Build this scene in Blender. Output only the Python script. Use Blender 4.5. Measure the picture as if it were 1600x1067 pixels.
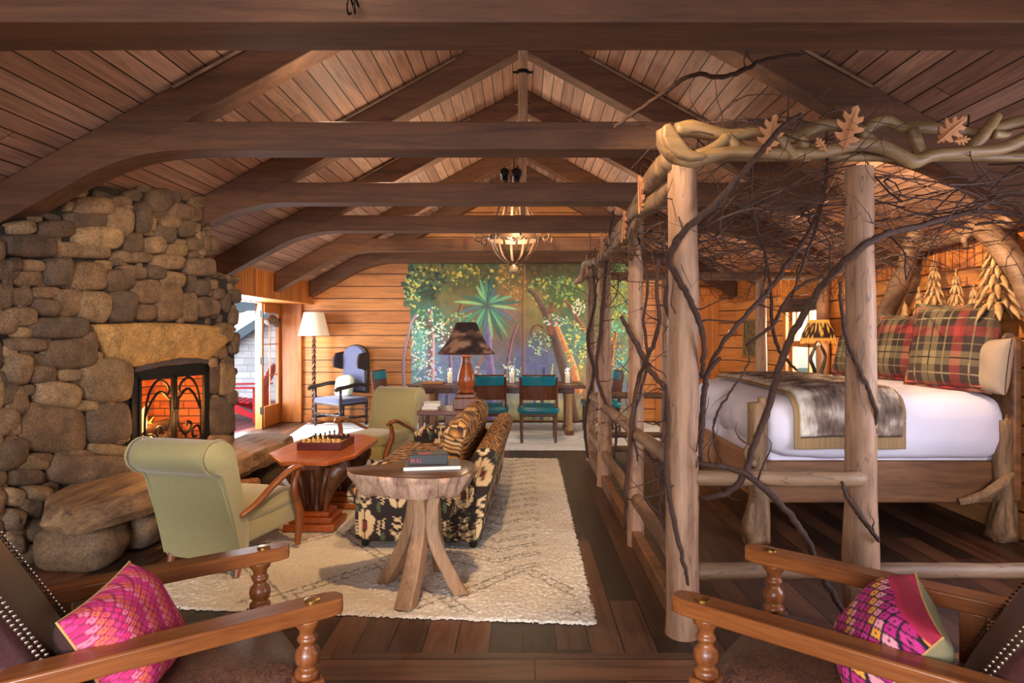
import bpy, bmesh, math, random
import numpy as np
from math import sin, cos, pi, sqrt, radians, floor, hypot, atan2
from mathutils import Vector, Matrix, noise

random.seed(7)
SC = bpy.context.scene
COL = SC.collection
for o in list(bpy.data.objects):
    bpy.data.objects.remove(o)

# ------------------------------------------------------------------ camera
CAM_H = 1.55
cd = bpy.data.cameras.new('camera')
cam = bpy.data.objects.new('camera', cd)
COL.objects.link(cam)
cam.location = (0, 0, CAM_H)
cam.rotation_euler = (pi / 2, 0, 0)
cd.sensor_width = 36
cd.lens = 36 * 1000 / 1600
cd.shift_x = -17 / 1600
cd.shift_y = -13.5 / 1600
cd.clip_start = 0.05
SC.camera = cam
SC.view_settings.view_transform = 'Standard'
SC.view_settings.look = 'None'
SC.view_settings.gamma = 1
SC.view_settings.use_curve_mapping = False
SC.view_settings.exposure = 0.0

# ------------------------------------------------------------------ world, daylight
w = bpy.data.worlds.new('world')
SC.world = w
w.use_nodes = True
wn = w.node_tree.nodes
bg = wn['Background']
sky = wn.new('ShaderNodeTexSky')
sky.sky_type = 'NISHITA'
sky.sun_disc = False
sky.sun_elevation = radians(35)
sky.sun_rotation = radians(200)
w.node_tree.links.new(sky.outputs[0], bg.inputs[0])
bg.inputs[1].default_value = 0.4


def area(name, loc, target, sx, sy, power, color, spread=180):
    l = bpy.data.lights.new(name, 'AREA')
    l.shape = 'RECTANGLE'
    l.size, l.size_y = sx, sy
    l.energy = power
    l.color = color
    l.spread = radians(spread)
    o = bpy.data.objects.new(name, l)
    COL.objects.link(o)
    o.location = loc
    o.rotation_euler = (Vector(target) - Vector(loc)).to_track_quat('-Z', 'Y').to_euler()
    return o


def point(name, loc, power, color, r=0.05):
    l = bpy.data.lights.new(name, 'POINT')
    l.energy = power
    l.color = color
    l.shadow_soft_size = r
    o = bpy.data.objects.new(name, l)
    COL.objects.link(o)
    o.location = loc
    return o


def spot(name, loc, target, power, color, angle=60, blend=0.5, r=0.04):
    l = bpy.data.lights.new(name, 'SPOT')
    l.energy = power
    l.color = color
    l.spot_size = radians(angle)
    l.spot_blend = blend
    l.shadow_soft_size = r
    o = bpy.data.objects.new(name, l)
    COL.objects.link(o)
    o.location = loc
    o.rotation_euler = (Vector(target) - Vector(loc)).to_track_quat('-Z', 'Y').to_euler()
    return o


COOL = (0.88, 0.90, 1.0)
WARM = (1.0, 0.70, 0.42)
WARM2 = (1.0, 0.74, 0.46)
# daylight through the windows behind the camera, the open porch door and the bedside window
area('daylight_front_window', (-1.5, -2.45, 1.7), (-1.3, 3.0, -0.2), 2.4, 1.7, 150, COOL, 105)
area('daylight_front_window', (1.8, -2.45, 1.7), (1.6, 4, -0.3), 2.4, 1.7, 40, COOL, 130)
area('daylight_near_side_window', (3.9, 2.2, 1.5), (1.4, 5.2, 1.1), 1.5, 1.15, 75, (0.80, 0.82, 1.0), 120)
area('daylight_porch_door', (-4.45, 9.9, 1.15), (0, 9.6, 0.3), 1.1, 1.9, 190, (0.95, 0.97, 1.0))
area('daylight_side_window', (3.95, 8.4, 1.5), (0, 8.0, 0.6), 1.0, 1.1, 120, (1.0, 0.9, 0.72))
# the beam spots
spot('beam_spot', (-0.2, 2.75, 2.98), (-0.9, 5.0, 0.2), 310, (1.0, 0.62, 0.30), 75, 0.6)
spot('beam_spot', (-0.6, 4.5, 2.98), (-1.6, 5.2, 0.5), 90, WARM, 55, 0.6)
spot('beam_spot', (0.2, 6.1, 2.98), (0.1, 5.0, 0.0), 170, (1.0, 0.62, 0.30), 80, 0.6)
spot('beam_spot', (0.1, 2.75, 2.98), (1.7, 4.9, 1.6), 150, WARM2, 62, 0.6)
spot('beam_spot', (1.9, 4.55, 2.9), (3.7, 5.5, 1.8), 330, WARM, 80, 0.5, 0.03)
spot('beam_spot', (-1.0, 4.5, 2.98), (-3.0, 5.6, 1.1), 110, WARM, 80, 0.6)
spot('beam_spot', (0.0, 7.8, 2.98), (0, 11.1, 1.6), 120, WARM2, 110, 0.6)
for sx, pw in ((-1, 55), (1, 170)):
    spot('beam_spot', (2.4 * sx, 7.9, 2.95), (3.2 * sx, 11.1, 1.4), pw, WARM, 90, 0.6)
# uplights lying on the tie beams
for ux, uy, up in ((-1.3, 4.3, 16), (1.3, 4.3, 2.5), (-1.3, 6.0, 16), (1.3, 6.0, 6), (-1.3, 7.7, 18), (1.3, 7.7, 9), (-1.2, 9.6, 16), (1.2, 9.6, 14), (-2.0, 2.62, 14), (-0.75, 2.25, 3)):
    point('beam_uplight', (ux, uy, 3.05), up, (1.0, 0.80, 0.58), 0.08)

# ------------------------------------------------------------------ helpers


def S(r, g, b):
    def f(c):
        c /= 255.0
        return c / 12.92 if c <= 0.04045 else ((c + 0.055) / 1.055) ** 2.4
    return (f(r), f(g), f(b))


def P(px, py, d):
    return Vector(((px - 817) * d / 1000, d, CAM_H - (py - 520) * d / 1000))


def PZ(px, py, z):
    d = (CAM_H - z) * 1000 / (py - 520)
    return Vector(((px - 817) * d / 1000, d, z))


def cr(pts, n=6):
    pts = [Vector(p) for p in pts]
    if len(pts) < 3:
        return [pts[0].lerp(pts[-1], i / n) for i in range(n + 1)]
    q = [pts[0] * 2 - pts[1]] + pts + [pts[-1] * 2 - pts[-2]]
    out = []
    for i in range(1, len(q) - 2):
        a, b, c, d = q[i - 1], q[i], q[i + 1], q[i + 2]
        for k in range(n):
            t = k / n
            out.append(0.5 * ((2 * b) + (c - a) * t + (2 * a - 5 * b + 4 * c - d) * t * t + (3 * b - a - 3 * c + d) * t ** 3))
    out.append(q[-2].copy())
    return out


def nz(x, y=0, z=0):
    return noise.noise(Vector((x, y, z)))


def Rz(a):
    return Matrix.Rotation(a, 4, 'Z')


def T(x, y, z):
    return Matrix.Translation((x, y, z))


class MB:
    def __init__(s):
        s.v, s.f, s.c = [], [], []

    def add(s, vs, fs, M=None, col=None):
        b = len(s.v)
        for p in vs:
            p = Vector(p)
            s.v.append(M @ p if M is not None else p)
        s.f += [tuple(b + i for i in f) for f in fs]
        s.c += [col] * len(vs)
        return s

    def box(s, x0, x1, y0, y1, z0, z1, M=None, col=None):
        vs = [(x, y, z) for x in (x0, x1) for y in (y0, y1) for z in (z0, z1)]
        fs = [(0, 1, 3, 2), (4, 6, 7, 5), (0, 4, 5, 1), (2, 3, 7, 6), (0, 2, 6, 4), (1, 5, 7, 3)]
        return s.add(vs, fs, M, col)

    def prism(s, poly, a, b, axis='y', M=None, col=None):
        """poly in the two other axes (x,z for y; x,y for z; y,z for x)"""
        n = len(poly)

        def mk(p, h):
            return {'y': (p[0], h, p[1]), 'z': (p[0], p[1], h), 'x': (h, p[0], p[1])}[axis]
        vs = [mk(p, a) for p in poly] + [mk(p, b) for p in poly]
        fs = [tuple(range(n)), tuple(range(2 * n - 1, n - 1, -1))]
        fs += [(i, n + i, n + (i + 1) % n, (i + 1) % n) for i in range(n)]
        return s.add(vs, fs, M, col)

    def tube(s, pts, r, n=8, M=None, caps=True, flat=1.0, col=None, seed=0, rough=0.0):
        pts = [Vector(p) for p in pts]
        m = len(pts)
        if not hasattr(r, '__len__'):
            r = [r] * m
        elif len(r) != m:
            r = [r[min(len(r) - 1, int(i * (len(r) - 1) / (m - 1)))] + (r[min(len(r) - 1, int(i * (len(r) - 1) / (m - 1)) + 1)] - r[min(len(r) - 1, int(i * (len(r) - 1) / (m - 1)))]) * ((i * (len(r) - 1) / (m - 1)) % 1) for i in range(m)]
        vs, fs = [], []
        up = None
        for i in range(m):
            t = (pts[min(i + 1, m - 1)] - pts[max(i - 1, 0)])
            if t.length < 1e-9:
                t = Vector((0, 0, 1))
            t.normalize()
            if up is None:
                ref = Vector((0, 0, 1)) if abs(t.z) < 0.9 else Vector((0, 1, 0))
                up = t.cross(ref).normalized()
            else:
                up = (up - t * up.dot(t))
                up = up.normalized() if up.length > 1e-6 else t.orthogonal().normalized()
            bi = t.cross(up)
            for k in range(n):
                a = 2 * pi * k / n
                rr = r[i]
                if rough:
                    rr *= 1 + rough * nz(cos(a) * 1.3 + seed, sin(a) * 1.3, i * 0.35)
                vs.append(pts[i] + up * (cos(a) * rr) + bi * (sin(a) * rr * flat))
        for i in range(m - 1):
            for k in range(n):
                fs.append((i * n + k, i * n + (k + 1) % n, (i + 1) * n + (k + 1) % n, (i + 1) * n + k))
        if caps:
            fs.append(tuple(range(n - 1, -1, -1)))
            fs.append(tuple((m - 1) * n + k for k in range(n)))
        return s.add(vs, fs, M, col)

    def lathe(s, prof, n=16, M=None, col=None, caps=True):
        vs, fs = [], []
        for r, z in prof:
            for k in range(n):
                a = 2 * pi * k / n
                vs.append((r * cos(a), r * sin(a), z))
        for i in range(len(prof) - 1):
            for k in range(n):
                fs.append((i * n + k, i * n + (k + 1) % n, (i + 1) * n + (k + 1) % n, (i + 1) * n + k))
        if caps:
            fs.append(tuple(range(n - 1, -1, -1)))
            fs.append(tuple((len(prof) - 1) * n + k for k in range(n)))
        return s.add(vs, fs, M, col)

    def grid(s, fn, nu, nv, M=None, closeu=False, closev=False):
        vs = [fn(i / nu, j / nv) for i in range(nu + (0 if closeu else 1)) for j in range(nv + (0 if closev else 1))]
        cu, cv = nu + (0 if closeu else 1), nv + (0 if closev else 1)
        fs = []
        for i in range(nu):
            for j in range(nv):
                a, b = i, (i + 1) % cu
                c, d = j, (j + 1) % cv
                fs.append((a * cv + c, b * cv + c, b * cv + d, a * cv + d))
        return s.add(vs, fs, M)

    def rbox(s, c, size, r=0.02, res=0.1, M=None, puff=0.0, warp=None):
        """rounded box on a welded surface grid; puff bulges each face, warp(p) moves points"""
        h = Vector(size) / 2
        r = min(r, h.x * 0.999, h.y * 0.999, h.z * 0.999)
        cnt = [max(2, int(math.ceil(size[i] / res))) for i in range(3)]

        def line(i):
            n = cnt[i]
            inner = [-(h[i] - r) + 2 * (h[i] - r) * k / n for k in range(n + 1)]
            return [-h[i], -h[i] + r * 0.3] + inner + [h[i] - r * 0.3, h[i]]
        L = [line(i) for i in range(3)]
        key, vs, fs = {}, [], []

        def vert(p):
            k = tuple(round(q, 5) for q in p)
            if k in key:
                return key[k]
            q = Vector(p)
            inner = Vector([max(-(h[i] - r), min(h[i] - r, q[i])) for i in range(3)])
            d = q - inner
            o = inner + d.normalized() * r if d.length > 1e-9 else q.copy()
            if puff:
                u = [1 - (o[i] / h[i]) ** 2 for i in range(3)]
                for i in range(3):
                    j, k2 = (i + 1) % 3, (i + 2) % 3
                    o[i] += puff * (o[i] / h[i]) * max(0, u[j]) ** 0.6 * max(0, u[k2]) ** 0.6
            o += Vector(c)
            if warp:
                o = Vector(warp(o))
            key[k] = len(vs)
            vs.append(o)
            return key[k]
        for ax in range(3):
            a, b = (ax + 1) % 3, (ax + 2) % 3
            for sgn in (-1, 1):
                for i in range(len(L[a]) - 1):
                    for j in range(len(L[b]) - 1):
                        q = []
                        for (ii, jj) in ((i, j), (i + 1, j), (i + 1, j + 1), (i, j + 1)):
                            p = [0, 0, 0]
                            p[ax] = sgn * h[ax]
                            p[a] = L[a][ii]
                            p[b] = L[b][jj]
                            q.append(vert(p))
                        if len(set(q)) >= 3:
                            fs.append(tuple(q) if sgn > 0 else tuple(reversed(q)))
        return s.add(vs, fs, M)

    def ball(s, c, r, n=10, m=6, M=None, col=None, sc=(1, 1, 1)):
        prof = [(max(1e-4, sin(pi * i / m)) * r, -cos(pi * i / m) * r) for i in range(m + 1)]
        MM = T(*c) @ Matrix.Diagonal((sc[0], sc[1], sc[2], 1))
        return s.lathe(prof, n, (M @ MM) if M is not None else MM, col)

    def build(s, name, mat, parent=None, bevel=0.0, angle=40, smooth=True, world=False, paint=None, sub=0):
        vs = s.v
        if world and parent is not None:
            inv = PM[parent.name].inverted()
            vs = [inv @ v for v in vs]
        me = bpy.data.meshes.new(name)
        me.from_pydata([tuple(v) for v in vs], [], s.f)
        me.validate()
        me.update()
        if len(me.vertices) < 60000:
            bm = bmesh.new()
            bm.from_mesh(me)
            bmesh.ops.recalc_face_normals(bm, faces=bm.faces)
            bm.to_mesh(me)
            bm.free()
        if paint or any(c is not None for c in s.c):
            ca = me.color_attributes.new('Col', 'FLOAT_COLOR', 'POINT')
            buf = np.ones((len(vs), 4), dtype=np.float32)
            for i in range(len(vs)):
                q = paint(vs[i]) if paint else (s.c[i] or (1, 1, 1))
                buf[i, :3] = q
            ca.data.foreach_set('color', buf.ravel())
        if smooth:
            me.polygons.foreach_set('use_smooth', [True] * len(me.polygons))
            if angle < 180:
                me.set_sharp_from_angle(angle=radians(angle))
        o = bpy.data.objects.new(name, me)
        COL.objects.link(o)
        if mat is not None:
            me.materials.append(mat)
        if parent is not None:
            o.parent = parent
        if bevel:
            b = o.modifiers.new('edge', 'BEVEL')
            b.width = bevel
            b.segments = 2
            b.limit_method = 'ANGLE'
            b.angle_limit = radians(35)
        if sub:
            b = o.modifiers.new('sub', 'SUBSURF')
            b.levels = b.render_levels = sub
        return o


PM = {}


def tag(o, label, cat, group=None, kind=None):
    o['label'] = label
    if cat:
        o['category'] = cat
    if group:
        o['group'] = group
    if kind:
        o['kind'] = kind
    return o


def thing(name, label, cat, loc=(0, 0, 0), rz=0.0, group=None):
    o = bpy.data.objects.new(name, None)
    COL.objects.link(o)
    o.empty_display_size = 0.1
    o.location = loc
    o.rotation_euler = (0, 0, rz)
    PM[o.name] = T(*loc) @ Rz(rz)
    return tag(o, label, cat, group)


def struct(name, mb, mat, label=None, **kw):
    o = mb.build(name, mat, **kw)
    o['kind'] = 'structure'
    if label:
        o['label'] = label
    return o


def copy_thing(o, loc=None, rz=None, label=None):
    c = o.copy()
    COL.objects.link(c)
    if loc is not None:
        c.location = loc
    if rz is not None:
        c.rotation_euler = (0, 0, rz)
    PM[c.name] = T(*c.location) @ Rz(c.rotation_euler.z)
    if label:
        c['label'] = label
    for ch in list(o.children):
        d = ch.copy()
        COL.objects.link(d)
        d.parent = c
        for g in list(ch.children):
            e = g.copy()
            COL.objects.link(e)
            e.parent = d
    return c


# ------------------------------------------------------------------ materials
class NT:
    def __init__(s, name):
        s.m = bpy.data.materials.new(name)
        s.m.use_nodes = True
        s.t = s.m.node_tree
        s.b = s.t.nodes['Principled BSDF']

    def n(s, kind, **kw):
        x = s.t.nodes.new(kind)
        for k, v in kw.items():
            setattr(x, k, v)
        return x

    def l(s, a, b):
        s.t.links.new(a, b)

    def math(s, op, a, b=None, c=None):
        x = s.n('ShaderNodeMath', operation=op)
        for i, q in enumerate((a, b, c)):
            if q is None:
                continue
            if isinstance(q, (int, float)):
                x.inputs[i].default_value = q
            else:
                s.l(q, x.inputs[i])
        return x.outputs[0]

    def mix(s, fac, a, b, mode='MIX'):
        x = s.n('ShaderNodeMix', data_type='RGBA', blend_type=mode)
        for i, q in ((0, fac), (6, a), (7, b)):
            if isinstance(q, (int, float)):
                x.inputs[i].default_value = q
            elif isinstance(q, tuple):
                x.inputs[i].default_value = (*q[:3], 1)
            else:
                s.l(q, x.inputs[i])
        return x.outputs[2]

    def ramp(s, fac, stops):
        x = s.n('ShaderNodeValToRGB')
        e = x.color_ramp.elements
        while len(e) < len(stops):
            e.new(0.5)
        for i, (p, c) in enumerate(stops):
            e[i].position = p
            e[i].color = (*c, 1) if len(c) == 3 else c
        s.l(fac, x.inputs[0])
        return x.outputs[0]

    def coord(s, scale=(1, 1, 1), rot=(0, 0, 0), kind='Object'):
        tc = s.n('ShaderNodeTexCoord')
        mp = s.n('ShaderNodeMapping')
        mp.inputs['Scale'].default_value = scale
        mp.inputs['Rotation'].default_value = rot
        s.l(tc.outputs[kind], mp.inputs[0])
        return mp.outputs[0]

    def noise(s, vec, scale, detail=4, rough=0.55, dist=0.0):
        x = s.n('ShaderNodeTexNoise')
        x.inputs['Scale'].default_value = scale
        x.inputs['Detail'].default_value = detail
        x.inputs['Roughness'].default_value = rough
        x.inputs['Distortion'].default_value = dist
        if vec is not None:
            s.l(vec, x.inputs['Vector'])
        return x.outputs['Fac']

    def bump(s, h, strength=0.3, dist=0.01):
        x = s.n('ShaderNodeBump')
        x.inputs['Strength'].default_value = strength
        x.inputs['Distance'].default_value = dist
        s.l(h, x.inputs['Height'])
        s.l(x.outputs[0], s.b.inputs['Normal'])

    def base(s, col):
        if isinstance(col, tuple):
            s.b.inputs['Base Color'].default_value = (*col, 1)
        else:
            s.l(col, s.b.inputs['Base Color'])

    def set(s, **kw):
        for k, v in kw.items():
            s.b.inputs[k.replace('_', ' ')].default_value = v


def plain(name, col, rough=0.6, metal=0.0, var=0.12, bump=0.0, bs=40, sheen=0.0):
    t = NT(name)
    f = t.noise(t.coord(), bs, 5)
    d = tuple(c * (1 - var) for c in col)
    u = tuple(min(1, c * (1 + var)) for c in col)
    t.base(t.ramp(f, [(0.3, d), (0.7, u)]))
    t.set(Roughness=rough, Metallic=metal)
    if sheen:
        t.b.inputs['Sheen Weight'].default_value = sheen
    if bump:
        t.bump(f, bump, 0.01)
    return t.m


def wood(name, c1, c2, axis='y', scale=6.0, stretch=10.0, rough=0.55, bump=0.15, cracks=0.0, knots=False):
    t = NT(name)
    sc = [stretch, stretch, stretch]
    sc['xyz'.index(axis)] = 0.7
    v = t.coord(tuple(sc))
    f = t.noise(v, scale * 0.35, 6, 0.6, 0.6)
    g = t.noise(v, scale * 2.2, 3, 0.6)
    h = t.math('ADD', t.math('MULTIPLY', f, 0.75), t.math('MULTIPLY', g, 0.25))
    col = t.ramp(h, [(0.34, c2), (0.5, tuple((a + b) / 2 for a, b in zip(c1, c2))), (0.66, c1)])
    big = t.noise(t.coord(), 1.7, 3)
    col = t.mix(t.math('MULTIPLY', big, 0.45), col, tuple(c * 0.55 for c in c2))
    if cracks:
        k = t.noise(v, scale * 0.5, 2)
        m = t.ramp(t.math('ABSOLUTE', t.math('SUBTRACT', k, 0.5)), [(0.0, (1, 1, 1)), (0.012, (0, 0, 0))])
        col = t.mix(t.math('MULTIPLY', m, cracks), col, tuple(c * 0.15 for c in c2))
    t.base(col)
    t.set(Roughness=rough)
    t.bump(h, bump, 0.01)
    return t.m


def planks(name, across, along, width, length, cols, rough=0.5, gap=0.012, gapcol=None, grain=10.0, bump=0.4, tint=0.5, dark=0.35):
    t = NT(name)
    tc = t.n('ShaderNodeTexCoord')
    sp = t.n('ShaderNodeSeparateXYZ')
    t.l(tc.outputs['Object'], sp.inputs[0])
    A = t.math('DIVIDE', sp.outputs['xyz'.index(across)], width)
    row = t.math('FLOOR', A)
    fr = t.math('FRACT', A)
    e = t.math('ABSOLUTE', t.math('SUBTRACT', fr, 0.5))
    B = t.math('ADD', t.math('DIVIDE', sp.outputs['xyz'.index(along)], length), t.math('MULTIPLY', t.math('FRACT', t.math('MULTIPLY', row, 0.618)), 7.3))
    seg = t.math('FLOOR', B)
    fb = t.math('ABSOLUTE', t.math('SUBTRACT', t.math('FRACT', B), 0.5))
    m1 = t.math('GREATER_THAN', e, 0.5 - gap / 2 / width)
    m2 = t.math('GREATER_THAN', fb, 0.5 - gap * 0.35 / length)
    m = t.math('MAXIMUM', m1, m2)
    wn = t.n('ShaderNodeTexWhiteNoise', noise_dimensions='2D')
    cx = t.n('ShaderNodeCombineXYZ')
    t.l(row, cx.inputs[0])
    t.l(seg, cx.inputs[1])
    t.l(cx.outputs[0], wn.inputs['Vector'])
    rnd = wn.outputs['Value']
    sc = [grain, grain, grain]
    sc['xyz'.index(along)] = 0.8
    mp = t.n('ShaderNodeMapping')
    mp.inputs['Scale'].default_value = sc
    t.l(tc.outputs['Object'], mp.inputs[0])
    off = t.n('ShaderNodeVectorMath', operation='ADD')
    t.l(mp.outputs[0], off.inputs[0])
    sv = t.n('ShaderNodeVectorMath', operation='SCALE')
    t.l(wn.outputs['Color'], sv.inputs[0])
    sv.inputs['Scale'].default_value = 37.0
    t.l(sv.outputs[0], off.inputs[1])
    g = t.noise(off.outputs[0], 1.6, 6, 0.6, 0.9)
    g2 = t.noise(off.outputs[0], 7.0, 3, 0.6)
    gg = t.math('ADD', t.math('MULTIPLY', g, 0.8), t.math('MULTIPLY', g2, 0.2))
    k = t.math('ADD', t.math('MULTIPLY', gg, 1 - tint), t.math('MULTIPLY', rnd, tint))
    n = len(cols)
    col = t.ramp(k, [(0.22 + 0.56 * i / (n - 1), c) for i, c in enumerate(cols)])
    gl = t.ramp(gg, [(0.36, (1 - dark,) * 3), (0.55, (1, 1, 1))])
    col = t.mix(1.0, col, gl, 'MULTIPLY')
    col = t.mix(m, col, gapcol or tuple(c * 0.12 for c in cols[0]))
    t.base(col)
    t.set(Roughness=rough)
    hgt = t.math('SUBTRACT', t.math('MULTIPLY', gg, 0.25), m)
    t.bump(hgt, bump, 0.006)
    return t.m


def painted(name, rough=0.85, bs=300, bump=0.25, var=0.12, sheen=0.0, attr='Col'):
    t = NT(name)
    a = t.n('ShaderNodeAttribute', attribute_name=attr)
    f = t.noise(t.coord(), bs, 3)
    col = t.mix(1.0, a.outputs['Color'], t.ramp(f, [(0.3, (1 - var,) * 3), (0.7, (1, 1, 1))]), 'MULTIPLY')
    t.base(col)
    t.set(Roughness=rough)
    if sheen:
        t.b.inputs['Sheen Weight'].default_value = sheen
    if bump:
        t.bump(f, bump, 0.004)
    return t.m


def emit(name, col, strength):
    t = NT(name)
    t.base(col)
    t.b.inputs['Emission Color'].default_value = (*col, 1)
    t.b.inputs['Emission Strength'].default_value = strength
    return t.m


def stone_mat():
    t = NT('field_stone')
    a = t.n('ShaderNodeAttribute', attribute_name='Col')
    c = t.coord()
    f = t.noise(c, 9, 8, 0.65)
    g = t.noise(c, 70, 4, 0.7)
    k = t.ramp(f, [(0.25, (0.35, 0.33, 0.32)), (0.5, (0.85, 0.83, 0.8)), (0.75, (1.25, 1.2, 1.12))])
    col = t.mix(1.0, a.outputs['Color'], k, 'MULTIPLY')
    sp = t.ramp(g, [(0.38, (0.45, 0.45, 0.45)), (0.52, (1, 1, 1)), (0.68, (1.25, 1.25, 1.25))])
    col = t.mix(0.8, col, sp, 'MULTIPLY')
    t.base(col)
    t.set(Roughness=0.8)
    h = t.math('ADD', t.math('MULTIPLY', f, 1.0), t.math('MULTIPLY', g, 0.35))
    t.bump(h, 0.45, 0.02)
    return t.m


M_beam = wood('beam_stain', S(124, 79, 47), S(72, 43, 24), 'x', 4, 8, 0.7, 0.1, 0.15)
M_ceil = planks('ceiling_boards', 'x', 'y', 0.11, 9.0, [S(138, 98, 78), S(162, 120, 97), S(184, 144, 120)], 0.6, 0.009, S(44, 26, 18), 14, 0.4, 0.45, 0.3)
M_wallh = planks('wall_boards', 'z', 'x', 0.215, 40, [S(160, 94, 42), S(188, 120, 60), S(208, 142, 78)], 0.45, 0.016, S(60, 26, 8), 12, 0.4, 0.3, 0.26)
M_wallhy = planks('side_wall_boards', 'z', 'y', 0.215, 40, [S(160, 94, 42), S(188, 120, 60), S(208, 142, 78)], 0.45, 0.016, S(60, 26, 8), 12, 0.4, 0.3, 0.26)
M_friezey = planks('frieze_boards', 'y', 'z', 0.09, 40, [S(166, 92, 36), S(190, 112, 48), S(208, 132, 60)], 0.45, 0.01, S(70, 32, 10), 12, 0.35, 0.4, 0.35)
M_floor = planks('floor_boards', 'x', 'y', 0.165, 2.1, [S(44, 27, 18), S(72, 45, 29), S(112, 70, 44)], 0.42, 0.008, S(16, 9, 6), 10, 0.35, 0.6, 0.4)
M_floorx = planks('floor_border_boards', 'y', 'x', 0.19, 1.9, [S(72, 46, 31), S(104, 67, 45), S(128, 83, 55)], 0.42, 0.008, S(16, 9, 6), 10, 0.35, 0.5, 0.4)
M_trim = wood('honey_trim', S(206, 130, 60), S(160, 88, 34), 'z', 6, 9, 0.4, 0.08)
M_trimy = wood('honey_trim_long', S(206, 130, 60), S(160, 88, 34), 'y', 6, 9, 0.4, 0.08)
M_stone = stone_mat()
M_mortar = plain('mortar', S(44, 36, 29), 0.95, 0, 0.4, 0.6, 30)
M_iron = plain('black_iron', S(30, 27, 26), 0.45, 0.7, 0.2, 0.1, 60)
M_brass = plain('brass', S(176, 138, 70), 0.3, 1.0, 0.1)
M_oak = wood('oiled_oak', S(176, 104, 52), S(112, 58, 26), 'y', 6, 9, 0.32, 0.06)
M_oakz = wood('oiled_oak_upright', S(170, 100, 50), S(108, 56, 26), 'z', 6, 9, 0.32, 0.06)
M_walnut = wood('walnut', S(120, 66, 38), S(66, 34, 20), 'z', 6, 9, 0.35, 0.06)
M_cherry = wood('cherry', S(196, 104, 48), S(140, 64, 26), 'y', 6, 9, 0.28, 0.04)
M_carved = wood('carved_walnut', S(140, 84, 48), S(76, 40, 22), 'z', 8, 7, 0.38, 0.2)
M_ebony = wood('dark_carved_oak', S(64, 50, 46), S(30, 22, 20), 'z', 6, 8, 0.35, 0.08)
M_peeled = wood('peeled_log', S(190, 146, 110), S(116, 79, 55), 'z', 4.5, 6, 0.6, 0.2, 0.5)
M_peeledx = wood('peeled_log_lying', S(158, 122, 90), S(100, 70, 48), 'x', 4.5, 6, 0.6, 0.2, 0.5)
M_peeledy = wood('peeled_log_along', S(166, 128, 96), S(106, 74, 52), 'y', 4.5, 6, 0.6, 0.2, 0.5)
M_drift = wood('driftwood', S(164, 130, 84), S(100, 72, 42), 'x', 4, 7, 0.55, 0.25, 0.4)
M_gnarl = wood('gnarled_wood', S(168, 130, 90), S(88, 60, 38), 'z', 5, 8, 0.7, 0.5, 0.6)
M_leaf = wood('carved_leaf', S(206, 144, 92), S(160, 98, 56), 'z', 8, 5, 0.6, 0.2)
M_vine = plain('vine_bark', S(60, 35, 22), 0.85, 0, 0.45, 0.6, 60)
M_twig = plain('twig_bark', S(70, 46, 36), 0.85, 0, 0.35)
M_slabtop = wood('slab_top', S(104, 70, 48), S(54, 34, 22), 'x', 5, 6, 0.3, 0.1)
M_bark = wood('live_edge', S(222, 182, 150), S(118, 78, 58), 'z', 5, 9, 0.55, 0.5, 0.3)
M_leg = wood('splayed_timber', S(190, 148, 108), S(124, 86, 56), 'z', 5, 7, 0.6, 0.2, 0.3)
M_hearth = wood('hearth_stone', S(190, 146, 98), S(84, 60, 42), 'y', 7, 5, 0.75, 0.8, 0.5)
M_green = plain('sage_velvet', S(160, 151, 102), 0.75, 0, 0.1, 0.06, 120, 0.35)
M_leather = plain('brown_leather', S(80, 44, 42), 0.42, 0, 0.25, 0.12, 90)
M_sheet = plain('white_cotton', S(220, 212, 224), 0.9, 0, 0.03, 0.08, 6)
M_white = plain('cream_linen', S(230, 220, 200), 0.9, 0, 0.03)
M_teal = plain('teal_leather', S(14, 108, 126), 0.28, 0, 0.15)
M_blue = plain('slate_blue_velvet', S(80, 84, 118), 0.8, 0, 0.12, 0.05, 80, 0.3)
M_pale = plain('pale_green_linen', S(206, 214, 190), 0.85, 0, 0.06)
M_red = plain('red_paint', S(208, 24, 52), 0.45, 0, 0.05)
M_black = plain('black_paint', S(16, 15, 15), 0.4, 0, 0.1)
M_paper = plain('paper', S(226, 218, 204), 0.8, 0, 0.05)
M_fabric = painted('woven_fabric', 0.85, 350, 0.2, 0.15)
M_paintmural = painted('mural_paint', 0.6, 60, 0.05, 0.12)
M_rug = painted('wool_pile', 0.95, 160, 0.5, 0.28)
M_lit = emit('lit_bulb', (1.0, 0.72, 0.36), 18)
M_candle = emit('candle_flame', (1.0, 0.7, 0.35), 12)
# ================================================================== the room
RIDGE, SLOPE = 4.46, 0.55
YB, YF = 11.2, -2.6
XL, XR = -4.2, 3.72


def zc(x):
    return RIDGE - SLOPE * abs(x)


mb = MB().box(-4.4, 4.0, 3.1, YB + .1, -0.12, 0)
struct('floor', mb, M_floor, 'dark brown plank floor', smooth=False)
mb = MB().box(-4.4, 4.0, YF, 3.1, -0.12, 0)
struct('floor', mb, M_floorx, 'dark plank floor border with boards laid crosswise in the foreground', smooth=False)
mb = MB()
mb.prism([(-4.4, zc(4.4)), (0, RIDGE), (0, RIDGE + .08), (-4.4, zc(4.4) + .08)], YF - .1, YB + .1, 'y')
mb.prism([(0, RIDGE), (4.0, zc(4.0)), (4.0, zc(4.0) + .08), (0, RIDGE + .08)], YF - .1, YB + .1, 'y')
struct('ceiling', mb, M_ceil, 'sloping ceiling of reddish tongue and groove boards', smooth=False)

mb = MB().prism([(XL - .02, -.1), (4.0, -.1), (4.0, zc(4.0)), (0, RIDGE), (XL - .02, zc(XL - .02))], YB, YB + .12, 'y')
struct('wall_back', mb, M_wallh, 'back wall of honey coloured horizontal boards', smooth=False)
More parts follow.
